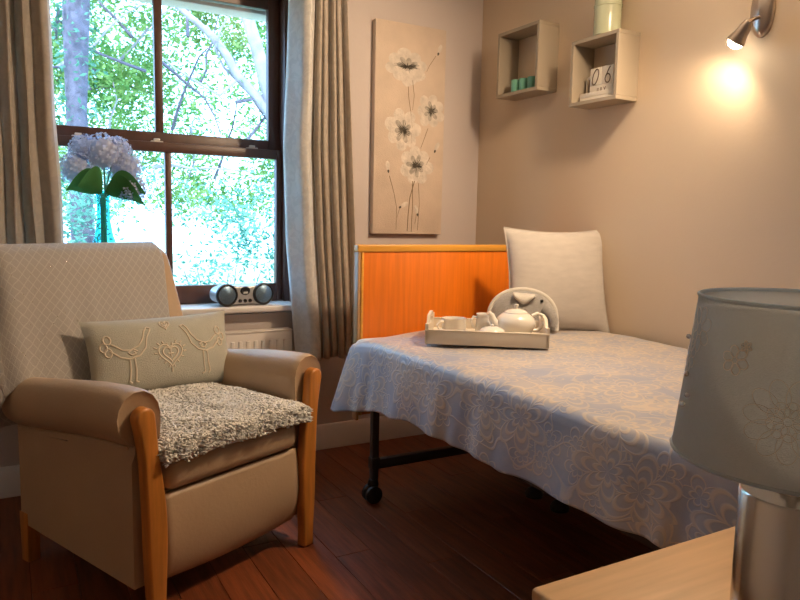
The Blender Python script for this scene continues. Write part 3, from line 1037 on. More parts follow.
sm = bs.modifiers.new('thickness', 'SOLIDIFY')
sm.thickness = 0.005
sm.offset = -1
tag(bs, 'blue-grey satin bedspread with embroidered beige scrolls', 'bedspread')
BT = 0.672     # top of the bedspread

# ------------------------------------------------------------------ pillow, plush and tea tray on the bed
pil = thing('throw_pillow', 'square pale grey woven pillow propped against the headboard', 'pillow', (-0.207, -0.885, BT - 0.004), math.radians(-25))
m_pil = M('pale_grey_weave', (0.60, 0.55, 0.50), 0.9, var=(18, 0.08), bump=(500, 0.5), stretch=(1, 1, 3), sheen=0.3)
g = g_cushion(0.43, 0.44, 0.13, 26, 0.09, 0.5)
mt = Matrix.Rotation(math.radians(-15), 4, 'X') @ Matrix.Translation((0, 0, 0.205))
pl_o = obj('cover', T(g, m=mt), m_pil, pil, angle=80)
seam = []
nn = 26
for k in range(4 * nn):
    s, i = k // nn, k % nn
    u, v = [(-1 + 2 * i / nn, -1), (1, -1 + 2 * i / nn), (1 - 2 * i / nn, 1), (-1, 1 - 2 * i / nn)][s]
    px = u * (1 - 0.09 * (1 - v * v) * u * u)
    pz = v * (1 - 0.09 * (1 - u * u) * v * v)
    seam.append(tuple(mt @ Vector((px * 0.215, 0, pz * 0.22))))
obj('seam', g_tube(seam, 0.003, 6, closed=True), m_pil, pil)

pls = thing('plush_toy', 'grey plush elephant with white edging leaning on the pillow', 'soft toy', (-0.365, -0.850, BT - 0.002), math.radians(-36))
m_plg = M('grey_plush', (0.42, 0.40, 0.38), 0.95, var=(60, 0.15), bump=(300, 0.9), sheen=0.6)
m_plw = M('cream_plush', (0.74, 0.70, 0.63), 0.95, var=(60, 0.08), bump=(300, 0.7), sheen=0.5)
out = []
for i in range(40):
    a = PI * i / 39
    rx = 0.135
    xx = -rx * math.cos(a)
    zz = 0.005 + 0.160 * math.sin(a) ** 0.62
    out.append((xx, zz))
def puff(outl, th, n_r=8, power=0.5):
    cx = sum(p[0] for p in outl) / len(outl)
    cz = 0.055
    V, F = [], []
    n = len(outl)
    for s in (-1, 1):
        for k in range(n_r + 1):
            q = k / n_r
            for (a, b) in outl:
                V.append((cx + (a - cx) * q, s * th / 2 * (1 - q ** 2.5) ** power, cz + (b - cz) * q))
    m_ = (n_r + 1) * n
    for si in range(2):
        for k in range(n_r):
            for i in range(n):
                j = (i + 1) % n
                o = si * m_
                F.append((o + k * n + i, o + k * n + j, o + (k + 1) * n + j, o + (k + 1) * n + i))
    return V, F
tilt = Matrix.Rotation(math.radians(-12), 4, 'X')
obj('body', T(puff(out, 0.085), m=tilt), m_plg, pls, weld=True, angle=80)
obj('edging', T(g_tube([(a, 0, b) for a, b in out], 0.010, 10), m=tilt), m_plw, pls)
def earf(u, v):
    a = -0.040 + 0.085 * u
    drop = v * (0.020 + 0.026 * math.sin(PI * min(1, u * 1.1)))
    return tilt @ Vector((a, -0.030 - 0.022 * math.sin(v * PI * 0.8) - 0.006, 0.150 - 0.006 * u - drop))
eo = obj('ear', g_grid(earf, 16, 8), m_plw, pls, angle=80)
em = eo.modifiers.new('t', 'SOLIDIFY'); em.thickness = 0.008
obj('eye', T(g_sphere((0.072, -0.036, 0.118), 0.006, 12, 8), m=tilt), M('black_bead', (0.01, 0.01, 0.01), 0.2), pls)
trunk = [(0.085, -0.03, 0.085), (0.108, -0.045, 0.065), (0.120, -0.05, 0.04), (0.118, -0.05, 0.016)]
obj('trunk', T(g_tube(trunk, [0.026, 0.022, 0.018, 0.014], 12), m=tilt), m_plg, pls)

# tray
TA = math.atan2(-0.246, 0.340)
TZ = BT + 0.001
m_traym = M('cream_painted_wood', (0.70, 0.62, 0.51), 0.45, var=(6, 0.06))
tray = thing('tray', 'cream wooden tea tray with cut-out handles on the bed', 'tray', (-0.628, -0.966, TZ), TA)
TW, TD = 0.425, 0.322
obj('tray_base', g_box(-TW / 2 + 0.004, TW / 2 - 0.004, -TD / 2 + 0.004, TD / 2 - 0.004, 0.004, 0.012), m_traym, tray, bevel=0.001, seg=1)
for s in (-1, 1):
    a, b = (-TD / 2, -TD / 2 + 0.010) if s < 0 else (TD / 2 - 0.010, TD / 2)
    sd = obj('side', g_box(-TW / 2, TW / 2, a, b, 0, 0.046), m_traym, tray, bevel=0.002)
    yb = -TD / 2 - 0.002 if s < 0 else TD / 2 - 0.011
    obj('rim', g_box(-TW / 2 - 0.001, TW / 2 + 0.001, yb, yb + 0.013, 0.046, 0.051), m_traym, sd, bevel=0.0015)
def end_outline():
    pts = []
    n = 36
    for i in range(n + 1):
        y_ = -TD / 2 + TD * i / n
        k = abs(y_) / (TD / 2)
        if k > 0.88: z_ = 0.070
        elif k > 0.60: z_ = 0.070 - 0.018 * math.sin((0.88 - k) / 0.28 * PI)
        else: z_ = 0.070 + 0.020 * min(1, (0.60 - k) / 0.18)
        pts.append((y_, z_))
    return pts
eo_ = end_outline()
def g_end(x0, x1):
    V, F = [], []
    n = len(eo_)
    def hole(y_):
        return max(0.0, 1 - (y_ / 0.045) ** 2) ** 0.5
    for y_, z_ in eo_:
        h = hole(y_) * 0.011
        for z in (0.0, 0.064 - h, 0.064 + h, z_ if z_ > 0.064 + h + 0.002 else 0.064 + h + 0.002):
            V.append((x0, y_, z)); V.append((x1, y_, z))
    for i in range(n - 1):
        open_ = hole(eo_[i][0]) > 0 or hole(eo_[i + 1][0]) > 0
        A, B = i * 8, (i + 1) * 8
        for lo_, hi_ in (((0, 1), (2, 3)), ((4, 5), (6, 7))) if open_ else (((0, 1), (2, 3)), ((4, 5), (6, 7))):
            F += [(A + lo_[0], B + lo_[0], B + hi_[0], A + hi_[0]), (A + lo_[1], A + hi_[1], B + hi_[1], B + lo_[1])]
            F += [(A + hi_[0], B + hi_[0], B + hi_[1], A + hi_[1]), (A + lo_[0], A + lo_[1], B + lo_[1], B + lo_[0])]
    for A in (0, (n - 1) * 8):
        F += [(A, A + 1, A + 3, A + 2), (A + 2, A + 3, A + 5, A + 4), (A + 4, A + 5, A + 7, A + 6)]
    return V, F
for s in (-1, 1):
    a, b = (-TW / 2, -TW / 2 + 0.011) if s < 0 else (TW / 2 - 0.011, TW / 2)
    obj('handle_end', g_end(a, b), m_traym, tray)

m_china = M('white_china', (0.78, 0.74, 0.68), 0.16, coat=0.6)
def tray_pt(x_, y_):
    c_, s_ = math.cos(TA), math.sin(TA)
    return (tray.location.x + x_ * c_ - y_ * s_, tray.location.y + x_ * s_ + y_ * c_, TZ + 0.0122)
tp = thing('teapot', 'white china teapot on the tea tray', 'teapot', tray_pt(0.105, 0.0), TA + 0.25)
tp.scale = (1.02, 1.02, 0.86)
prof = [(0, 0), (0.040, 0), (0.043, 0.003), (0.058, 0.018), (0.069, 0.045), (0.071, 0.062), (0.064, 0.083), (0.050, 0.097), (0.040, 0.102), (0.036, 0.100), (0.0, 0.096)]
obj('body', g_lathe(prof, 40), m_china, tp)
ld_ = obj('lid', g_lathe([(0.0, 0.098), (0.040, 0.101), (0.041, 0.104), (0.034, 0.112), (0.018, 0.118), (0.0, 0.120)], 36), m_china, tp)
obj('knob', g_lathe([(0.0, 0.116), (0.006, 0.118), (0.005, 0.124), (0.009, 0.131), (0.008, 0.138), (0, 0.140)], 20), m_china, ld_)
obj('spout', g_tube([(-0.050, 0, 0.040), (-0.072, 0, 0.052), (-0.084, 0, 0.072), (-0.089, 0, 0.090), (-0.101, 0, 0.102)], [0.022, 0.019, 0.014, 0.011, 0.010], 16), m_china, tp)
obj('handle', g_tube([(0.060, 0, 0.088), (0.078, 0, 0.099), (0.097, 0, 0.092), (0.106, 0, 0.070), (0.100, 0, 0.046), (0.083, 0, 0.028), (0.062, 0, 0.026)], [0.008, 0.0075, 0.007, 0.007, 0.007, 0.0075, 0.008], 12), m_china, tp)
cup = thing('cup', 'wide white china cup with a ring handle on the tea tray', 'cup', tray_pt(-0.120, 0.03), TA + 0.2)
obj('bowl', g_lathe([(0, 0), (0.030, 0), (0.040, 0.004), (0.045, 0.015), (0.046, 0.052), (0.0475, 0.056), (0.045, 0.056), (0.0425, 0.050), (0.041, 0.014), (0, 0.008)], 36), m_china, cup)
obj('handle', g_tube([(-0.044 * math.cos(0.5), -0.044 * math.sin(0.5), 0.044), (-0.058, -0.033, 0.048), (-0.068, -0.036, 0.034), (-0.060, -0.033, 0.018), (-0.041, -0.022, 0.014)], 0.0048, 10), m_china, cup)
jug = thing('milk_jug', 'small white china milk jug between the cup and the teapot', 'jug', tray_pt(-0.008, 0.02), TA + 0.3)
def jugf(u, v):
    pr = [(0.000, 0.0), (0.028, 0.0), (0.0325, 0.006), (0.0325, 0.020), (0.029, 0.050), (0.0275, 0.066), (0.031, 0.078), (0.029, 0.078), (0.0255, 0.066), (0.028, 0.03), (0.0, 0.012)]
    k = v * (len(pr) - 1)
    i = min(int(k), len(pr) - 2)
    r_ = pr[i][0] + (pr[i + 1][0] - pr[i][0]) * (k - i)
    z_ = pr[i][1] + (pr[i + 1][1] - pr[i][1]) * (k - i)
    a = 2 * PI * u
    if z_ > 0.066: r_ += 0.010 * max(0, math.cos(a)) ** 6 * (z_ - 0.066) / 0.012
    return (r_ * math.cos(a), r_ * math.sin(a), z_)
obj('body', g_grid(jugf, 36, 31, cu=True), m_china, jug)
obj('handle', g_tube([(-0.026, 0, 0.064), (-0.042, 0, 0.067), (-0.051, 0, 0.052), (-0.046, 0, 0.032), (-0.029, 0, 0.022)], 0.0045, 10), m_china, jug)
sug = thing('sugar_bowl', 'low white china bowl with domed lid on the tea tray', 'bowl', tray_pt(0.020, -0.085), TA)
obj('bowl', g_lathe([(0, 0), (0.026, 0), (0.038, 0.006), (0.046, 0.018), (0.046, 0.024), (0, 0.02)], 32), m_china, sug)
sl_ = obj('lid', g_lathe([(0.0, 0.022), (0.047, 0.0235), (0.047, 0.027), (0.040, 0.037), (0.024, 0.045), (0, 0.048)], 32), m_china, sug)
obj('knob', g_sphere((0, 0, 0.050), 0.006, 12, 8), m_china, sl_)

# ------------------------------------------------------------------ armchair
CHA = math.radians(25)
CHO = Vector((-1.588, -0.985, 0))
chair = thing('armchair', 'beige vinyl armchair with honey wooden front posts', 'armchair', tuple(CHO), CHA)
m_vinyl = M('beige_vinyl', (0.49, 0.345, 0.22), 0.42, var=(4, 0.08), bump=(90, 0.08))
m_honey = M('honey_wood', (0.58, 0.22, 0.04), 0.38, var=(6, 0.35), stretch=(8, 8, 0.8), coat=0.2)
def arm_outline(s, grow=0.0):
    P_ = [(0.262, 0.10), (0.262, 0.40), (0.252, 0.55), (0.256, 0.595), (0.274, 0.628), (0.302, 0.645), (0.336, 0.646), (0.366, 0.630), (0.385, 0.598), (0.388, 0.560), (0.376, 0.525), (0.352, 0.503), (0.336, 0.494), (0.335, 0.40), (0.335, 0.10)]
    out_ = []
    n_ = len(P_)
    for i in range(n_):      # denser outline so the gathers at the scroll can be modelled
        p0, p1, p2, p3 = P_[i - 1], P_[i], P_[(i + 1) % n_], P_[(i + 2) % n_]
        for q in (0, 0.25, 0.5, 0.75):
            if p1[1] < 0.5 or p2[1] < 0.5:
                out_.append((p1[0] + (p2[0] - p1[0]) * q, p1[1] + (p2[1] - p1[1]) * q))
            else:
                out_.append(tuple(0.5 * (2 * p1[k] + (p2[k] - p0[k]) * q + (2 * p0[k] - 5 * p1[k] + 4 * p2[k] - p3[k]) * q * q + (3 * p1[k] - p0[k] - 3 * p2[k] + p3[k]) * q ** 3) for k in (0, 1)))
    return [(s * a, b) for a, b in out_]
for s in (-1, 1):
    V, F = [], []
    ol = arm_outline(s)
    n = len(ol)
    stations = [(-0.020, 0.80), (-0.026, 0.93), (-0.018, 0.985), (0.0, 1.0), (0.05, 1.0), (0.15, 1.0), (0.30, 0.99), (0.45, 0.975), (0.57, 0.96), (0.59, 0.90)]
    cx, cz = s * 0.32, 0.57
    for (yy, k) in stations:
        k0 = k
        for (a, b) in ol:
            k = k0
            if b > 0.45:
                if yy < 0.05 and b > 0.52:
                    k *= 1 + (0.013 if yy < -0.01 else 0.007) * math.sin(15 * math.atan2(b - cz, a - cx))
                V.append((cx + (a - cx) * k, yy, cz + (b - cz) * k - 0.11 * max(0, yy - 0.1)))
            else:
                zl = b if b > 0.2 else b + 0.025 * max(0, yy) / 0.6
                V.append((a, max(yy, -0.01), zl))
    m_ = len(stations)
    for i in range(m_ - 1):
        for j in range(n):
            l = (j + 1) % n
            F.append((i * n + j, i * n + l, (i + 1) * n + l, (i + 1) * n + j))
    F.append(tuple(range(n)))
    F.append(tuple(reversed(range((m_ - 1) * n, m_ * n))))
    a_ = obj('arm', (V, F), m_vinyl, chair, angle=50)
    # piping seam under the roll
    obj('piping', g_tube([(s * 0.3375, y_, 0.490 - 0.11 * max(0, y_ - 0.1)) for y_ in (0.0, 0.15, 0.3, 0.45, 0.58)], 0.004, 8), m_vinyl, a_)
    # wooden front post, curved from the scroll to the floor
    L_, R_ = [], []
    for i in range(25):
        t_ = i / 24
        z_ = 0.0 + 0.575 * t_
        c = 0.292 + 0.030 * max(0, (t_ - 0.45) / 0.55) ** 1.6
        hw = 0.0225 + 0.008 * math.sin(PI * min(1, max(0, (t_ - 0.1) / 0.75))) + 0.006 * max(0, t_ - 0.8) / 0.2
        L_.append((s * (c - hw), z_))
        R_.append((s * (c + hw), z_))
    c_top, hw_top = 0.322, 0.0285
    cap = [(s * (c_top + hw_top * math.cos(a)), 0.575 + 0.030 * math.sin(a)) for a in [PI * k / 8 for k in range(1, 8)]]
    ol2 = L_ + list(reversed(cap)) + list(reversed(R_))
    obj('front_post', g_prism(ol2, lambda u, v, t: (u, t, v), -0.062, -0.024), m_honey, chair, bevel=0.008, seg=3)
for s in (-1, 1):
    obj('rear_leg', g_prism([(-0.022, 0), (0.018, 0), (0.024, 0.16), (-0.024, 0.16)], lambda u, v, t: (t, 0.575 + u - 0.05 * (0.16 - v) * 0, v), s * 0.318 - 0.02, s * 0.318 + 0.02), m_honey, chair, bevel=0.003)
# back
bp_ = [(0.46, 0.36), (0.485, 0.45), (0.605, 0.75), (0.670, 0.915), (0.692, 0.955), (0.725, 0.975), (0.760, 0.970), (0.782, 0.945), (0.785, 0.90), (0.715, 0.60), (0.62, 0.14), (0.50, 0.14)]
obj('back', g_prism(bp_, lambda u, v, t: (t, u, v), -0.300, 0.300), m_vinyl, chair, bevel=0.022, seg=4, angle=60)
obj('seat_base', g_box(-0.258, 0.258, -0.005, 0.55, 0.13, 0.345), m_vinyl, chair, bevel=0.01)
# front apron, bellied panel
def apron(u, v):
    x_ = -0.258 + 0.516 * u
    z_ = 0.092 + 0.252 * v - 0.012 * math.sin(PI * u) * (1 - v)
    y_ = -0.030 - 0.014 * math.sin(PI * min(1, v * 1.02)) ** 0.7 + 0.02 * (1 - v) ** 6
    return (x_, y_, z_)
ap = obj('apron', g_grid(apron, 20, 16), m_vinyl, chair, angle=80)
am = ap.modifiers.new('t', 'SOLIDIFY'); am.thickness = 0.022; am.offset = -1
obj('seat_cushion', g_box(-0.252, 0.252, -0.050, 0.45, 0.350, 0.438), m_vinyl, chair, bevel=0.030, seg=4)

# shaggy seat pad
pad = thing('fur_seat_pad', 'shaggy grey fur pad on the seat of the armchair', 'seat pad', tuple(CHO + Matrix.Rotation(CHA, 3, 'Z') @ Vector((0.0, 0.18, 0.4385))), CHA)
def padpt(u, v):
    """u across, v front-back, both -1..1 -> top surface"""
    x_ = u * (0.244 + 0.032 * max(0.0, min(1.0, (-v - 0.72) / 0.12)))
    y_ = 0.250 * v
    e = (1 - abs(u) ** 5) * (1 - abs(v) ** 5)
    z_ = 0.034 + 0.042 * max(0, e) ** 0.4
    z_ += 0.004 * math.sin(9 * u + 3 * v) * math.cos(7 * v)
    return Vector((x_, y_, z_))
m_fur = M('grey_shag_fur', (0.90, 0.88, 0.84), 0.95, var=(30, 0.18), sheen=0.5)
def padtop(u, v): return padpt(-1 + 2 * u, -1 + 2 * v)
def padbot(u, v):
    p = padpt(-1 + 2 * u, -1 + 2 * v)
    return (p.x, p.y, 0.002 if 0.02 < u < 0.98 and 0.02 < v < 0.98 else p.z)
obj('backing', [g_grid(padtop, 40, 40), g_grid(padbot, 40, 40)], m_fur, pad, weld=True, angle=80)
tv, tf = [], []
rf = random.Random(21)
for k in range(15000):
    if k < 11500:
        u, v = rf.uniform(-1, 1), rf.uniform(-1, 1)
    else:
        e = rf.choice((0, 0, 0, 1, 2, 3))
        q = rf.uniform(-1, 1)
        ed = rf.uniform(0.9, 1.0)
        u, v = [(q, -ed), (ed, q), (-ed, q), (q, ed)][e]
    p = padpt(u, v)
    nrm = Vector((u ** 5 * 1.3, v ** 5 * 1.3, 0.75)).normalized()
    # tufts curl in small swirling rows
    sw = 3.0 * math.sin(14 * u + 3 * math.sin(9 * v)) + rf.gauss(0, 0.9)
    lean = Vector((math.cos(sw), math.sin(sw), 0)) * 0.9
    L_ = rf.uniform(0.011, 0.021)
    if k >= 11500:
        p.z -= rf.uniform(0, 0.040)
        nrm = Vector((nrm.x, nrm.y, 0.15)).normalized()
    a = p
    b = p + (nrm + lean * 0.35).normalized() * L_ * 0.6
    c = b + (nrm * 0.25 + lean).normalized() * L_ * 0.6
    r_ = rf.uniform(0.0030, 0.0050)
    side = (c - a).cross(nrm)
    side = side.normalized() if side.length > 1e-6 else Vector((1, 0, 0))
    oth = side.cross((c - a).normalized())
    o = len(tv)
    for q, rr in ((a, r_), (b, r_ * 1.1)):
        for j in range(3):
            an = 2 * PI * j / 3
            tv.append(tuple(q + (side * math.cos(an) + oth * math.sin(an)) * rr))
    tv.append(tuple(c))
    for j in range(3):
        l = (j + 1) % 3
        tf += [(o + j, o + l, o + 3 + l, o + 3 + j), (o + 3 + j, o + 3 + l, o + 6)]
obj('fur_pile', (tv, tf), m_fur, pad, kind='stuff', angle=180)

# embroidered cushion
cu = thing('cushion', 'sage cushion embroidered with two birds and a heart on the armchair', 'cushion', tuple(CHO + Matrix.Rotation(CHA, 3, 'Z') @ Vector((0.062, 0.372, 0.508))), CHA - math.radians(12))
m_sage = M('sage_linen', (0.48, 0.47, 0.40), 0.9, var=(30, 0.06), bump=(420, 0.35), sheen=0.2)
m_thread = M('cream_thread', (0.70, 0.62, 0.50), 0.8)
CUW, CUH, CUT = 0.515, 0.262, 0.125
cm4 = Matrix.Rotation(math.radians(-20), 4, 'X') @ Matrix.Translation((0, 0, CUH / 2))
obj('cover', T(g_cushion(CUW, CUH, CUT, 26, 0.06, 0.5), m=cm4), m_sage, cu, angle=80)
def cpt(u, v):
    e = max(0.0, (1 - u * u) * (1 - v * v)) ** 0.5
    px = u * (1 - 0.06 * (1 - v * v) * u * u)
    pz = v * (1 - 0.06 * (1 - u * u) * v * v)
    return tuple(cm4 @ Vector((px * CUW / 2, -CUT / 2 * e - 0.0008, pz * CUH / 2)))
def thread(name, lines, w_=0.0030):
    gs = []
    for ln in lines:
        # resample for a smooth stitched line
        P_ = []
        for (a, b) in zip(ln, ln[1:]):
            for q in range(4):
                P_.append((a[0] + (b[0] - a[0]) * q / 4, a[1] + (b[1] - a[1]) * q / 4))
        P_.append(ln[-1])
        gs.append(g_tube([cpt(*p) for p in P_], w_, 5))
    return obj(name, gs, m_thread, cu)
def heart(cx, cy, sc, n=26):
    out = []
    for i in range(n + 1):
        t_ = 2 * PI * i / n
        out.append((cx + sc * 0.5 * 16 * math.sin(t_) ** 3 / 16 * 0.95, cy + sc * (13 * math.cos(t_) - 5 * math.cos(2 * t_) - 2 * math.cos(3 * t_) - math.cos(4 * t_)) / 16 * 0.95))
    return out
hl_ = [heart(0.0, -0.10, 0.34), heart(0.0, -0.09, 0.22)]
for i in range(22):
    t_ = 2 * PI * i / 22
    a = heart(0.0, -0.10, 0.38, 22)[i]
    b = heart(0.0, -0.10, 0.47, 22)[i]
    hl_.append([a, b])
hl_ += [[(-0.04, -0.10), (0.04, -0.10)], [(0, -0.18), (0, -0.02)]]
thread('heart_embroidery', hl_)
thread('small_heart_embroidery', [heart(0.0, 0.70, 0.14), heart(0.0, 0.70, 0.07)])
def bird(s):
    f = lambda L: [(s * a, b) for a, b in L]
    body = [(0.20, 0.62), (0.25, 0.66), (0.29, 0.56), (0.33, 0.36), (0.40, 0.18), (0.50, 0.10), (0.60, 0.12), (0.68, 0.24), (0.73, 0.30)]
    belly = [(0.20, 0.62), (0.27, 0.40), (0.31, 0.12), (0.40, -0.06), (0.52, -0.12), (0.64, -0.05), (0.72, 0.08), (0.76, 0.14)]
    tail = []
    for cx_, cy_ in ((0.77, 0.42), (0.83, 0.24), (0.78, 0.10)):
        tail.append([(cx_ + 0.045 * math.cos(a), cy_ + 0.11 * math.sin(a)) for a in [2 * PI * k / 10 for k in range(11)]])
    wing = [(0.42, 0.06), (0.48, 0.12), (0.54, 0.05), (0.50, -0.02), (0.44, 0.0), (0.47, 0.06)]
    legs = [[(0.47, -0.11), (0.46, -0.40), (0.47, -0.68), (0.43, -0.72)], [(0.53, -0.11), (0.53, -0.40), (0.55, -0.66), (0.52, -0.72)]]
    thread('bird_embroidery', [f(body), f(belly), f(wing)] + [f(t_) for t_ in tail] + [f(l_) for l_ in legs])
bird(-1)
bird(1)

# throw over the chair back
tprof = [(0.735, 0.40), (0.772, 0.62), (0.800, 0.80), (0.802, 0.93), (0.788, 0.968), (0.762, 0.988), (0.725, 0.992), (0.686, 0.972), (0.656, 0.925), (0.625, 0.845), (0.590, 0.755), (0.553, 0.66), (0.520, 0.575), (0.485, 0.490)]
tl = [0]
for a, b in zip(tprof, tprof[1:]): tl.append(tl[-1] + math.hypot(b[0] - a[0], b[1] - a[1]))
def tp_at(v):
    s = v * tl[-1]
    k = max(j for j in range(len(tl)) if tl[j] <= s + 1e-9)
    k = min(k, len(tl) - 2)
    q = (s - tl[k]) / (tl[k + 1] - tl[k])
    return tprof[k][0] + (tprof[k + 1][0] - tprof[k][0]) * q, tprof[k][1] + (tprof[k + 1][1] - tprof[k][1]) * q
TXL, TXR = -0.62, 0.255
V66 = (tl[11] + 0.088) / tl[-1]
thr = thing('throw_blanket', 'grey throw with diamond lattice draped over the armchair back', 'blanket', tuple(CHO), CHA)
def throwf(u, v):
    x_ = TXL + (TXR - TXL) * u
    q = max(0.0, min(1.0, (-0.13 - x_) / 0.10))
    q = q * q * (3 - 2 * q)
    y_, z_ = tp_at(v * (1 - q * (1 - V66)))
    right = TXR - 0.085 * max(0, (v - 0.60) / 0.40) ** 1.0
    x_ = TXL + (right - TXL) * u
    front = v > 0.55
    # soft folds on the front face
    amp = 0.007 * max(0, (v - 0.6) / 0.4)
    fold = 0.5 + 0.5 * math.sin(x_ * 48 + 6 * v)
    fold2 = math.exp(-((x_ + 0.10 + 0.16 * (v - 0.9)) / 0.018) ** 2) + 0.7 * math.exp(-((x_ + 0.185 + 0.1 * (v - 0.9)) / 0.02) ** 2)
    y_ -= amp * fold + 0.012 * fold2 * max(0, (v - 0.62) / 0.38)
    e = -0.302 - x_
    if e > 0:
        hx = 0.045 + 0.062 * max(0, min(1, (v - 0.72) / 0.2))
        out = hx * (1 - math.exp(-e / hx))
        drop = e - out
        x_ = -0.302 - out - 0.006 - 0.03 * min(1, drop / 0.2)
        z_ -= drop * (0.75 if v > 0.5 else 0.9)
        if v > 0.55:
            y_ += 0.03 * min(1, drop / 0.15)
        if drop > 0.05 and v > 0.72:
            x_ = min(x_, -0.402 - 0.006 * math.sin(30 * v))
        z_ += 0.012 * (1 - math.exp(-out / 0.03)) * max(0, min(1, (v - 0.72) / 0.2))
    return Vector((x_, y_, z_))
m_throw = lattice('lattice_throw', (0.40, 0.37, 0.34), (0.50, 0.47, 0.43))
gth = g_grid(throwf, 90, 80)
tho = obj('fabric', gth, m_throw, thr, angle=80)
uvl = tho.data.uv_layers.new(name='UVMap')
for poly in tho.data.polygons:
    for li in poly.loop_indices:
        vi = tho.data.loops[li].vertex_index
        ux = TXL + (TXR - TXL) * (vi // 80) / 89
        q = max(0.0, min(1.0, (-0.13 - ux) / 0.10))
        q = q * q * (3 - 2 * q)
        uvl.data[li].uv = (ux, tl[-1] * (vi % 80) / 79 * (1 - q * (1 - V66)))
md = tho.modifiers.new('t', 'SOLIDIFY'); md.thickness = 0.005; md.offset = 1
fr = []
for k in range(70):
    v = 0.60 + 0.40 * k / 69
    p = throwf(0.0, v)
    fr.append(g_tube([tuple(p), (p.x - 0.004, p.y + 0.003 * math.sin(k), p.z - 0.02), (p.x - 0.002, p.y + 0.004 * math.cos(k * 2), p.z - 0.04)], 0.0013, 4))
obj('fringe', fr, m_throw, thr, kind='stuff')
rs_ = random.Random(4)
m_seq = M('sequin', (0.9, 0.9, 0.85), 0.1, 1.0)
sq_ = []
for k in range(60):
    v = rs_.uniform(0.58, 0.96)
    u = rs_.uniform(0.30, 0.97)
    p = throwf(u, v)
    sq_.append(g_sphere((p.x, p.y - 0.006, p.z + 0.003), 0.0022, 6, 4))
obj('sequins', sq_, m_seq, thr, kind='stuff')

# ------------------------------------------------------------------ stereo on the window board
SZ = WZ0 + 0.011
st = thing('stereo', 'small silver portable stereo with two round speakers on the window board', 'stereo', (-1.248, 0.005, SZ), math.radians(6))
m_silver = M('silver_plastic', (0.50, 0.50, 0.50), 0.35, 0.4)
m_grille = M('blue_lit_speaker_mesh', (0.20, 0.32, 0.46), 0.35, 0.6, var=(260, 0.4))  # blue daylight on the speakers is put into the mesh colour
ol = []
for i in range(40):
    a = 2 * PI * i / 40
    xx = 0.128 * math.copysign(abs(math.cos(a)) ** 0.7, math.cos(a))
    zz = 0.048 + 0.046 * math.copysign(abs(math.sin(a)) ** 0.75, math.sin(a)) * (0.86 if abs(xx) < 0.05 else 1)
    ol.append((xx, zz))
obj('body', g_prism(ol, lambda u, v, t: (u, t, v + 0.0005 - 0.0015), -0.035, 0.060), m_silver, st, bevel=0.008, seg=3)
for s in (-1, 1):
    sv, sf = g_lathe([(0.0, 0.016), (0.022, 0.014), (0.040, 0.006), (0.042, 0.0), (0.0, 0.0)], 32)
    sp_ = obj('speaker', ([(s * 0.085 + v[0] * 1.0, -0.0355 - v[2], 0.050 + v[1] * 1.02) for v in sv], sf), m_grille, st)
    rv, rf2 = g_lathe([(0.039, 0.0), (0.039, 0.010), (0.043, 0.013), (0.048, 0.010), (0.049, 0.0)], 36)
    obj('speaker_ring', ([(s * 0.085 + v[0], -0.035 - v[2], 0.050 + v[1] * 1.0) for v in rv], rf2), m_black, sp_)
dv, df = g_lathe([(0.0, 0.004), (0.016, 0.004), (0.019, 0.006), (0.022, 0.004), (0.022, 0.0), (0.0, 0.0)], 28)
dp = obj('dial', ([(v[0], -0.0355 - v[2], 0.066 + v[1] * 0.85) for v in dv], df), m_black, st)
obj('dial_window', g_box(-0.010, 0.010, -0.0425, -0.0390, 0.054, 0.062), M('pale_dial', (0.65, 0.65, 0.6), 0.3), dp, bevel=0.001, seg=1)
for k in (-1, 0, 1):
    kv, kf = g_lathe([(0.0, 0.008), (0.006, 0.008), (0.0085, 0.0), (0, 0.0)], 18)
    obj('knob', ([(k * 0.023 + v[0], -0.0352 - v[2], 0.022 + v[1]) for v in kv], kf), m_black, st)

# ------------------------------------------------------------------ vase of hydrangeas on the window board
VX, VY = -1.805, 0.03
vase = thing('vase', 'clear glass long-necked vase, tinted for its teal backlight, on the window board', 'vase', (VX, VY, SZ))
m_vase_glass = glassmat('teal_backlit_glass', (0.42, 0.88, 0.92), 0.10, 0.05)  # clear glass; the teal backlight is put into its tint
obj('body', g_lathe([(0, 0), (0.050, 0), (0.070, 0.02), (0.078, 0.08), (0.072, 0.17), (0.055, 0.24), (0.036, 0.30), (0.026, 0.36), (0.0245, 0.44), (0.029, 0.480), (0.027, 0.480), (0.0225, 0.44), (0.024, 0.36), (0.034, 0.30), (0.052, 0.24), (0.069, 0.17), (0.075, 0.08), (0.067, 0.022), (0.048, 0.004), (0, 0.004)], 32), m_vase_glass, vase)
m_hyd = leafmat('blue_white_petal', (0.40, 0.50, 0.74), (0.74, 0.76, 0.86), 0.35)
m_hleaf = leafmat('hydrangea_leaf', (0.05, 0.17, 0.05), (0.12, 0.30, 0.09), 0.35)
m_hstem = M('green_stem', (0.25, 0.50, 0.32), 0.6)
hy = [((0.005, -0.01, 0.625), 0.072), ((-0.095, 0.0, 0.560), 0.060), ((0.085, 0.0, 0.575), 0.064), ((0.105, -0.02, 0.490), 0.050), ((-0.060, 0.03, 0.640), 0.052), ((0.06, 0.03, 0.645), 0.05)]
rh = random.Random(9)
hl2 = ['full blue-white hydrangea at the middle of the vase', 'blue-white hydrangea leaning towards the curtain', 'blue-white hydrangea leaning away from the curtain', 'small drooping hydrangea under the others', 'blue-white hydrangea at the back of the bunch by the curtain', 'blue-white hydrangea at the back of the bunch by the glazing bar']
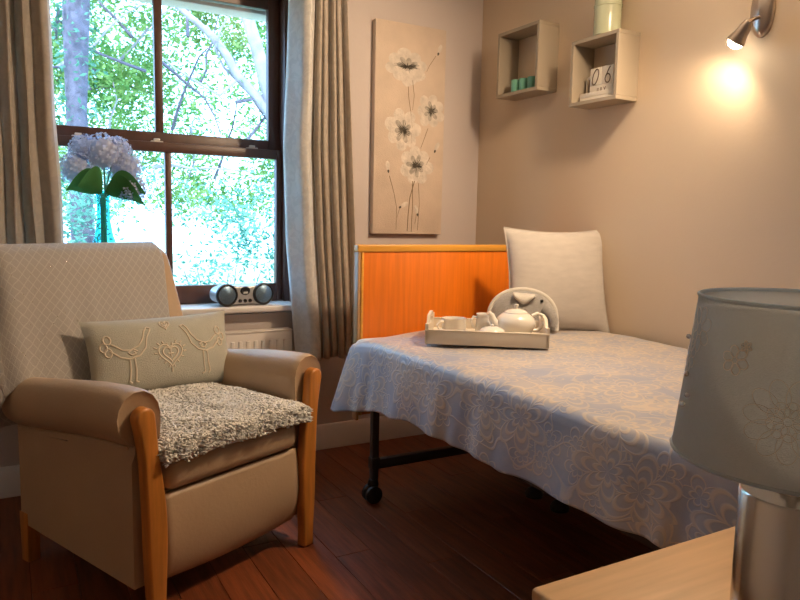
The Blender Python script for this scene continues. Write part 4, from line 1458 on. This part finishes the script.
for k, (c, r) in enumerate(hy):
    t = thing('hydrangea', hl2[k], 'flower', (VX, VY, SZ), group='hydrangeas in the teal vase')
    c = Vector(c)
    V, F = [], []
    for q in range(85):
        zq = 1 - 1.75 * (q + 0.5) / 85
        a = q * 2.39996
        rr = math.sqrt(max(0, 1 - zq * zq))
        d = Vector((rr * math.cos(a), rr * math.sin(a), zq))
        p = c + d * r * rh.uniform(0.92, 1.12)
        e1 = d.orthogonal().normalized()
        e1 = Matrix.Rotation(rh.uniform(0, PI), 3, d) @ e1
        e2 = d.cross(e1)
        s = rh.uniform(0.011, 0.016)
        for m_ in range(4):
            an = m_ * PI / 2
            ax = e1 * math.cos(an) + e2 * math.sin(an)
            bx = -e1 * math.sin(an) + e2 * math.cos(an)
            o = len(V)
            V += [tuple(p), tuple(p + ax * s * 0.6 + bx * s * 0.42 + d * 0.002), tuple(p + ax * s * 1.05 + d * 0.004), tuple(p + ax * s * 0.6 - bx * s * 0.42 + d * 0.002)]
            F.append((o, o + 1, o + 2, o + 3))
    fh = obj('flower_head', (V, F), m_hyd, t, smooth=False)
    obj('core', g_sphere(tuple(c), r * 0.80, 14, 10), m_hyd, fh)
    nx, ny = 0.008 * math.cos(k * 1.05), 0.008 * math.sin(k * 1.05)
    obj('stem', g_tube([(nx * 1.5, ny * 1.5, 0.08), (nx, ny, 0.30), (nx, ny, 0.45), (nx + (c.x - nx) * 0.35, ny + (c.y - ny) * 0.35, 0.45 + (c.z - 0.45) * 0.45), tuple(c)], 0.0038, 8), m_hstem, t)
    if k < 4:
        d = Vector((c.x + (0.02 if k == 0 else 0), -0.05 if k % 2 else -0.03, -0.01)).normalized() if k else Vector((-0.6, -0.7, 0.0)).normalized()
        sd = (Vector((0, 0, 1)).cross(d).normalized() * 0.55 + Vector((0, 0, 0.84 if d.x < 0 else -0.84))).normalized()
        st_ = Vector((0, -0.02, 0.470))
        def leaff(u, v, d=d, sd=sd, st_=st_):
            Lf, Wf = 0.150, 0.066
            wv = Wf * math.sin(PI * min(0.98, u * 0.98 + 0.02)) ** 0.8 * (1 - 0.35 * u)
            q = (v - 0.5) * 2
            return st_ + d * (0.01 + Lf * u) + sd * wv * q + Vector((0, 0, 0.045 * math.sin(u * PI * 0.7) - 0.02 * u * u + 0.022 * abs(q) * wv / Wf - (0.05 if k == 3 else 0) * u))
        obj('leaf', g_grid(leaff, 12, 7), m_hleaf, t, angle=80)

# ------------------------------------------------------------------ bedside cabinet with table lamp
m_beech = M('pale_beech', (0.64, 0.40, 0.20), 0.42, var=(5, 0.16), stretch=(0.8, 9, 9))
bc = thing('bedside_cabinet', 'pale beech bedside cabinet beside the bed', 'cabinet', (-1.31, -2.545, 0))
HX, HY = 0.232, 0.228
obj('top', g_box(-HX, HX, -HY, HY, 0.578, 0.600), m_beech, bc, bevel=0.007, seg=3)
for s in (-1, 1):
    a, b = (-HY + 0.012, -HY + 0.030) if s < 0 else (HY - 0.030, HY - 0.012)
    obj('side_panel', g_box(-HX + 0.03, HX - 0.012, a, b, 0.0, 0.578), m_beech, bc, bevel=0.002)
obj('back_panel', g_box(HX - 0.022, HX - 0.012, -HY + 0.03, HY - 0.03, 0.03, 0.578), m_beech, bc)
obj('bottom_panel', g_box(-HX + 0.03, HX - 0.022, -HY + 0.03, HY - 0.03, 0.05, 0.068), m_beech, bc)
dr = obj('drawer', g_box(-HX + 0.012, -HX + 0.03, -HY + 0.014, HY - 0.014, 0.43, 0.57), m_beech, bc, bevel=0.003)
obj('knob', T(g_lathe([(0, 0), (0.008, 0), (0.007, 0.012), (0.014, 0.02), (0.012, 0.027), (0, 0.029)], 18), m=Matrix.Translation((-HX + 0.012, 0, 0.50)) @ Matrix.Rotation(-PI / 2, 4, 'Y')), m_metal, dr)
do = obj('door', g_box(-HX + 0.012, -HX + 0.03, -HY + 0.014, HY - 0.014, 0.06, 0.424), m_beech, bc, bevel=0.003)
obj('knob', T(g_lathe([(0, 0), (0.008, 0), (0.007, 0.012), (0.014, 0.02), (0.012, 0.027), (0, 0.029)], 18), m=Matrix.Translation((-HX + 0.012, 0.15, 0.36)) @ Matrix.Rotation(-PI / 2, 4, 'Y')), m_metal, do)

LX, LY = -1.385, -2.575
tl_ = thing('table_lamp', 'table lamp with grey embroidered shade and steel cylinder base', 'lamp', (LX, LY, 0.6002))
m_chrome = M('brushed_steel', (0.60, 0.56, 0.52), 0.22, 1.0)
m_shade = M('grey_shade_fabric', (0.62, 0.66, 0.69), 0.9, var=(250, 0.06), bump=(700, 0.3))
m_shade_in = M('white_shade_lining', (0.70, 0.66, 0.62), 0.8)
translucent(m_shade, (0.72, 0.80, 0.86), 0.55)
translucent(m_shade_in, (0.9, 0.9, 0.9), 0.55)
obj('base', g_lathe([(0, 0), (0.053, 0), (0.055, 0.002), (0.055, 0.198), (0.053, 0.2005), (0.050, 0.2005), (0, 0.2005)], 48), m_chrome, tl_)
obj('stem', g_lathe([(0.0, 0.2), (0.014, 0.2005), (0.012, 0.208), (0.0055, 0.212), (0.0055, 0.235), (0.014, 0.237), (0.014, 0.285), (0, 0.286)], 24), m_chrome, tl_)
ZB, ZT, RB, RT = 0.243, 0.422, 0.131, 0.112
def rad_at(z): return RB + (RT - RB) * (z - ZB) / (ZT - ZB)
sh = obj('shade', g_lathe([(RB, ZB), (RT, ZT)], 72), m_shade, tl_)
obj('lining', g_lathe([(RB - 0.0025, ZB + 0.002), (RT - 0.0025, ZT - 0.002)], 72), m_shade_in, sh)
for z_, r_ in ((ZB, RB), (ZT, RT)):
    obj('rim', g_tube([(r_ * math.cos(2 * PI * i / 72), r_ * math.sin(2 * PI * i / 72), z_) for i in range(72)], 0.0022, 8, closed=True), m_shade, sh)
obj('spider', [g_tube([(0, 0, 0.262), (RB * 0.985 * math.cos(a), RB * 0.985 * math.sin(a), 0.256)], 0.0016, 6) for a in (0.3, 0.3 + 2 * PI / 3, 0.3 + 4 * PI / 3)], m_chrome, tl_)
obj('light_bulb', g_lathe([(0, 0.285), (0.012, 0.287), (0.014, 0.30), (0.026, 0.325), (0.028, 0.345), (0.02, 0.366), (0, 0.373)], 20), M('unlit_opal_bulb', (0.75, 0.73, 0.7), 0.3), tl_)
# embroidery on the shade: angles measured around the lamp from the side facing the armchair
A0 = math.atan2(-3.024 - LY, -2.158 - LX)
m_sthread = M('silver_thread', (0.80, 0.74, 0.70), 0.6)
m_sthread2 = M('grey_thread', (0.58, 0.57, 0.56), 0.7)
for q_ in (m_sthread, m_sthread2):
    translucent(q_, (1.0, 0.98, 0.95), 0.8)
m_bead = M('clear_bead', (0.85, 0.83, 0.85), 0.08, 0.7)
def shp(al, f, lift=0.0008):
    """al degrees towards the window side, f 0 top .. 1 bottom"""
    z_ = ZT - (ZT - ZB) * f
    r_ = rad_at(z_) + lift
    a = A0 - math.radians(al)
    return (r_ * math.cos(a), r_ * math.sin(a), z_)
def loop(al, f, ang, L, Wd, n=14):
    P_ = []
    for i in range(n):
        t_ = 2 * PI * i / n
        a = L * (0.5 - 0.5 * math.cos(t_))
        b = Wd * math.sin(t_)
        du, dv = a * math.cos(ang) - b * math.sin(ang), a * math.sin(ang) + b * math.cos(ang)
        P_.append(shp(al + math.degrees(du / 0.122), f - dv / (ZT - ZB)))
    return P_
def flower(name, al, f, np_, L, Wd, thick, mat, ro=0.3, inner=0.0):
    gs = []
    for k in range(np_):
        a = ro + 2 * PI * k / np_
        gs.append(g_tube(loop(al + math.degrees(inner * math.cos(a) / 0.122), f - inner * math.sin(a) / (ZT - ZB), a, L, Wd), thick, 5, closed=True))
    return obj(name, gs, mat, sh)
flower('small_flower_embroidery', 31, 0.33, 6, 0.0125, 0.0050, 0.0007, m_sthread, 0.3, 0.003)
flower('star_embroidery', 26, 0.245, 6, 0.0065, 0.0014, 0.0007, m_sthread)
flower('large_flower_embroidery', 4, 0.62, 11, 0.030, 0.0095, 0.0004, m_sthread2, 0.1, 0.012)
flower('large_flower_embroidery', 4, 0.62, 9, 0.016, 0.0065, 0.0004, m_sthread2, 0.4, 0.004)
flower('large_flower_embroidery', 62, 0.20, 7, 0.020, 0.007, 0.0004, m_sthread2, 0.1, 0.006)
flower('large_flower_embroidery', 70, 0.38, 7, 0.016, 0.006, 0.0004, m_sthread2, 0.1, 0.004)
flower('large_flower_embroidery', -60, 0.45, 9, 0.028, 0.009, 0.0004, m_sthread2, 0.1, 0.010)
for al, f in ((66, 0.50), (60, 0.62), (64, 0.69), (78, 0.28), (-40, 0.6), (-48, 0.52)):
    obj('bead', g_sphere(shp(al, f, 0.003), 0.0030, 10, 8), m_bead, sh)
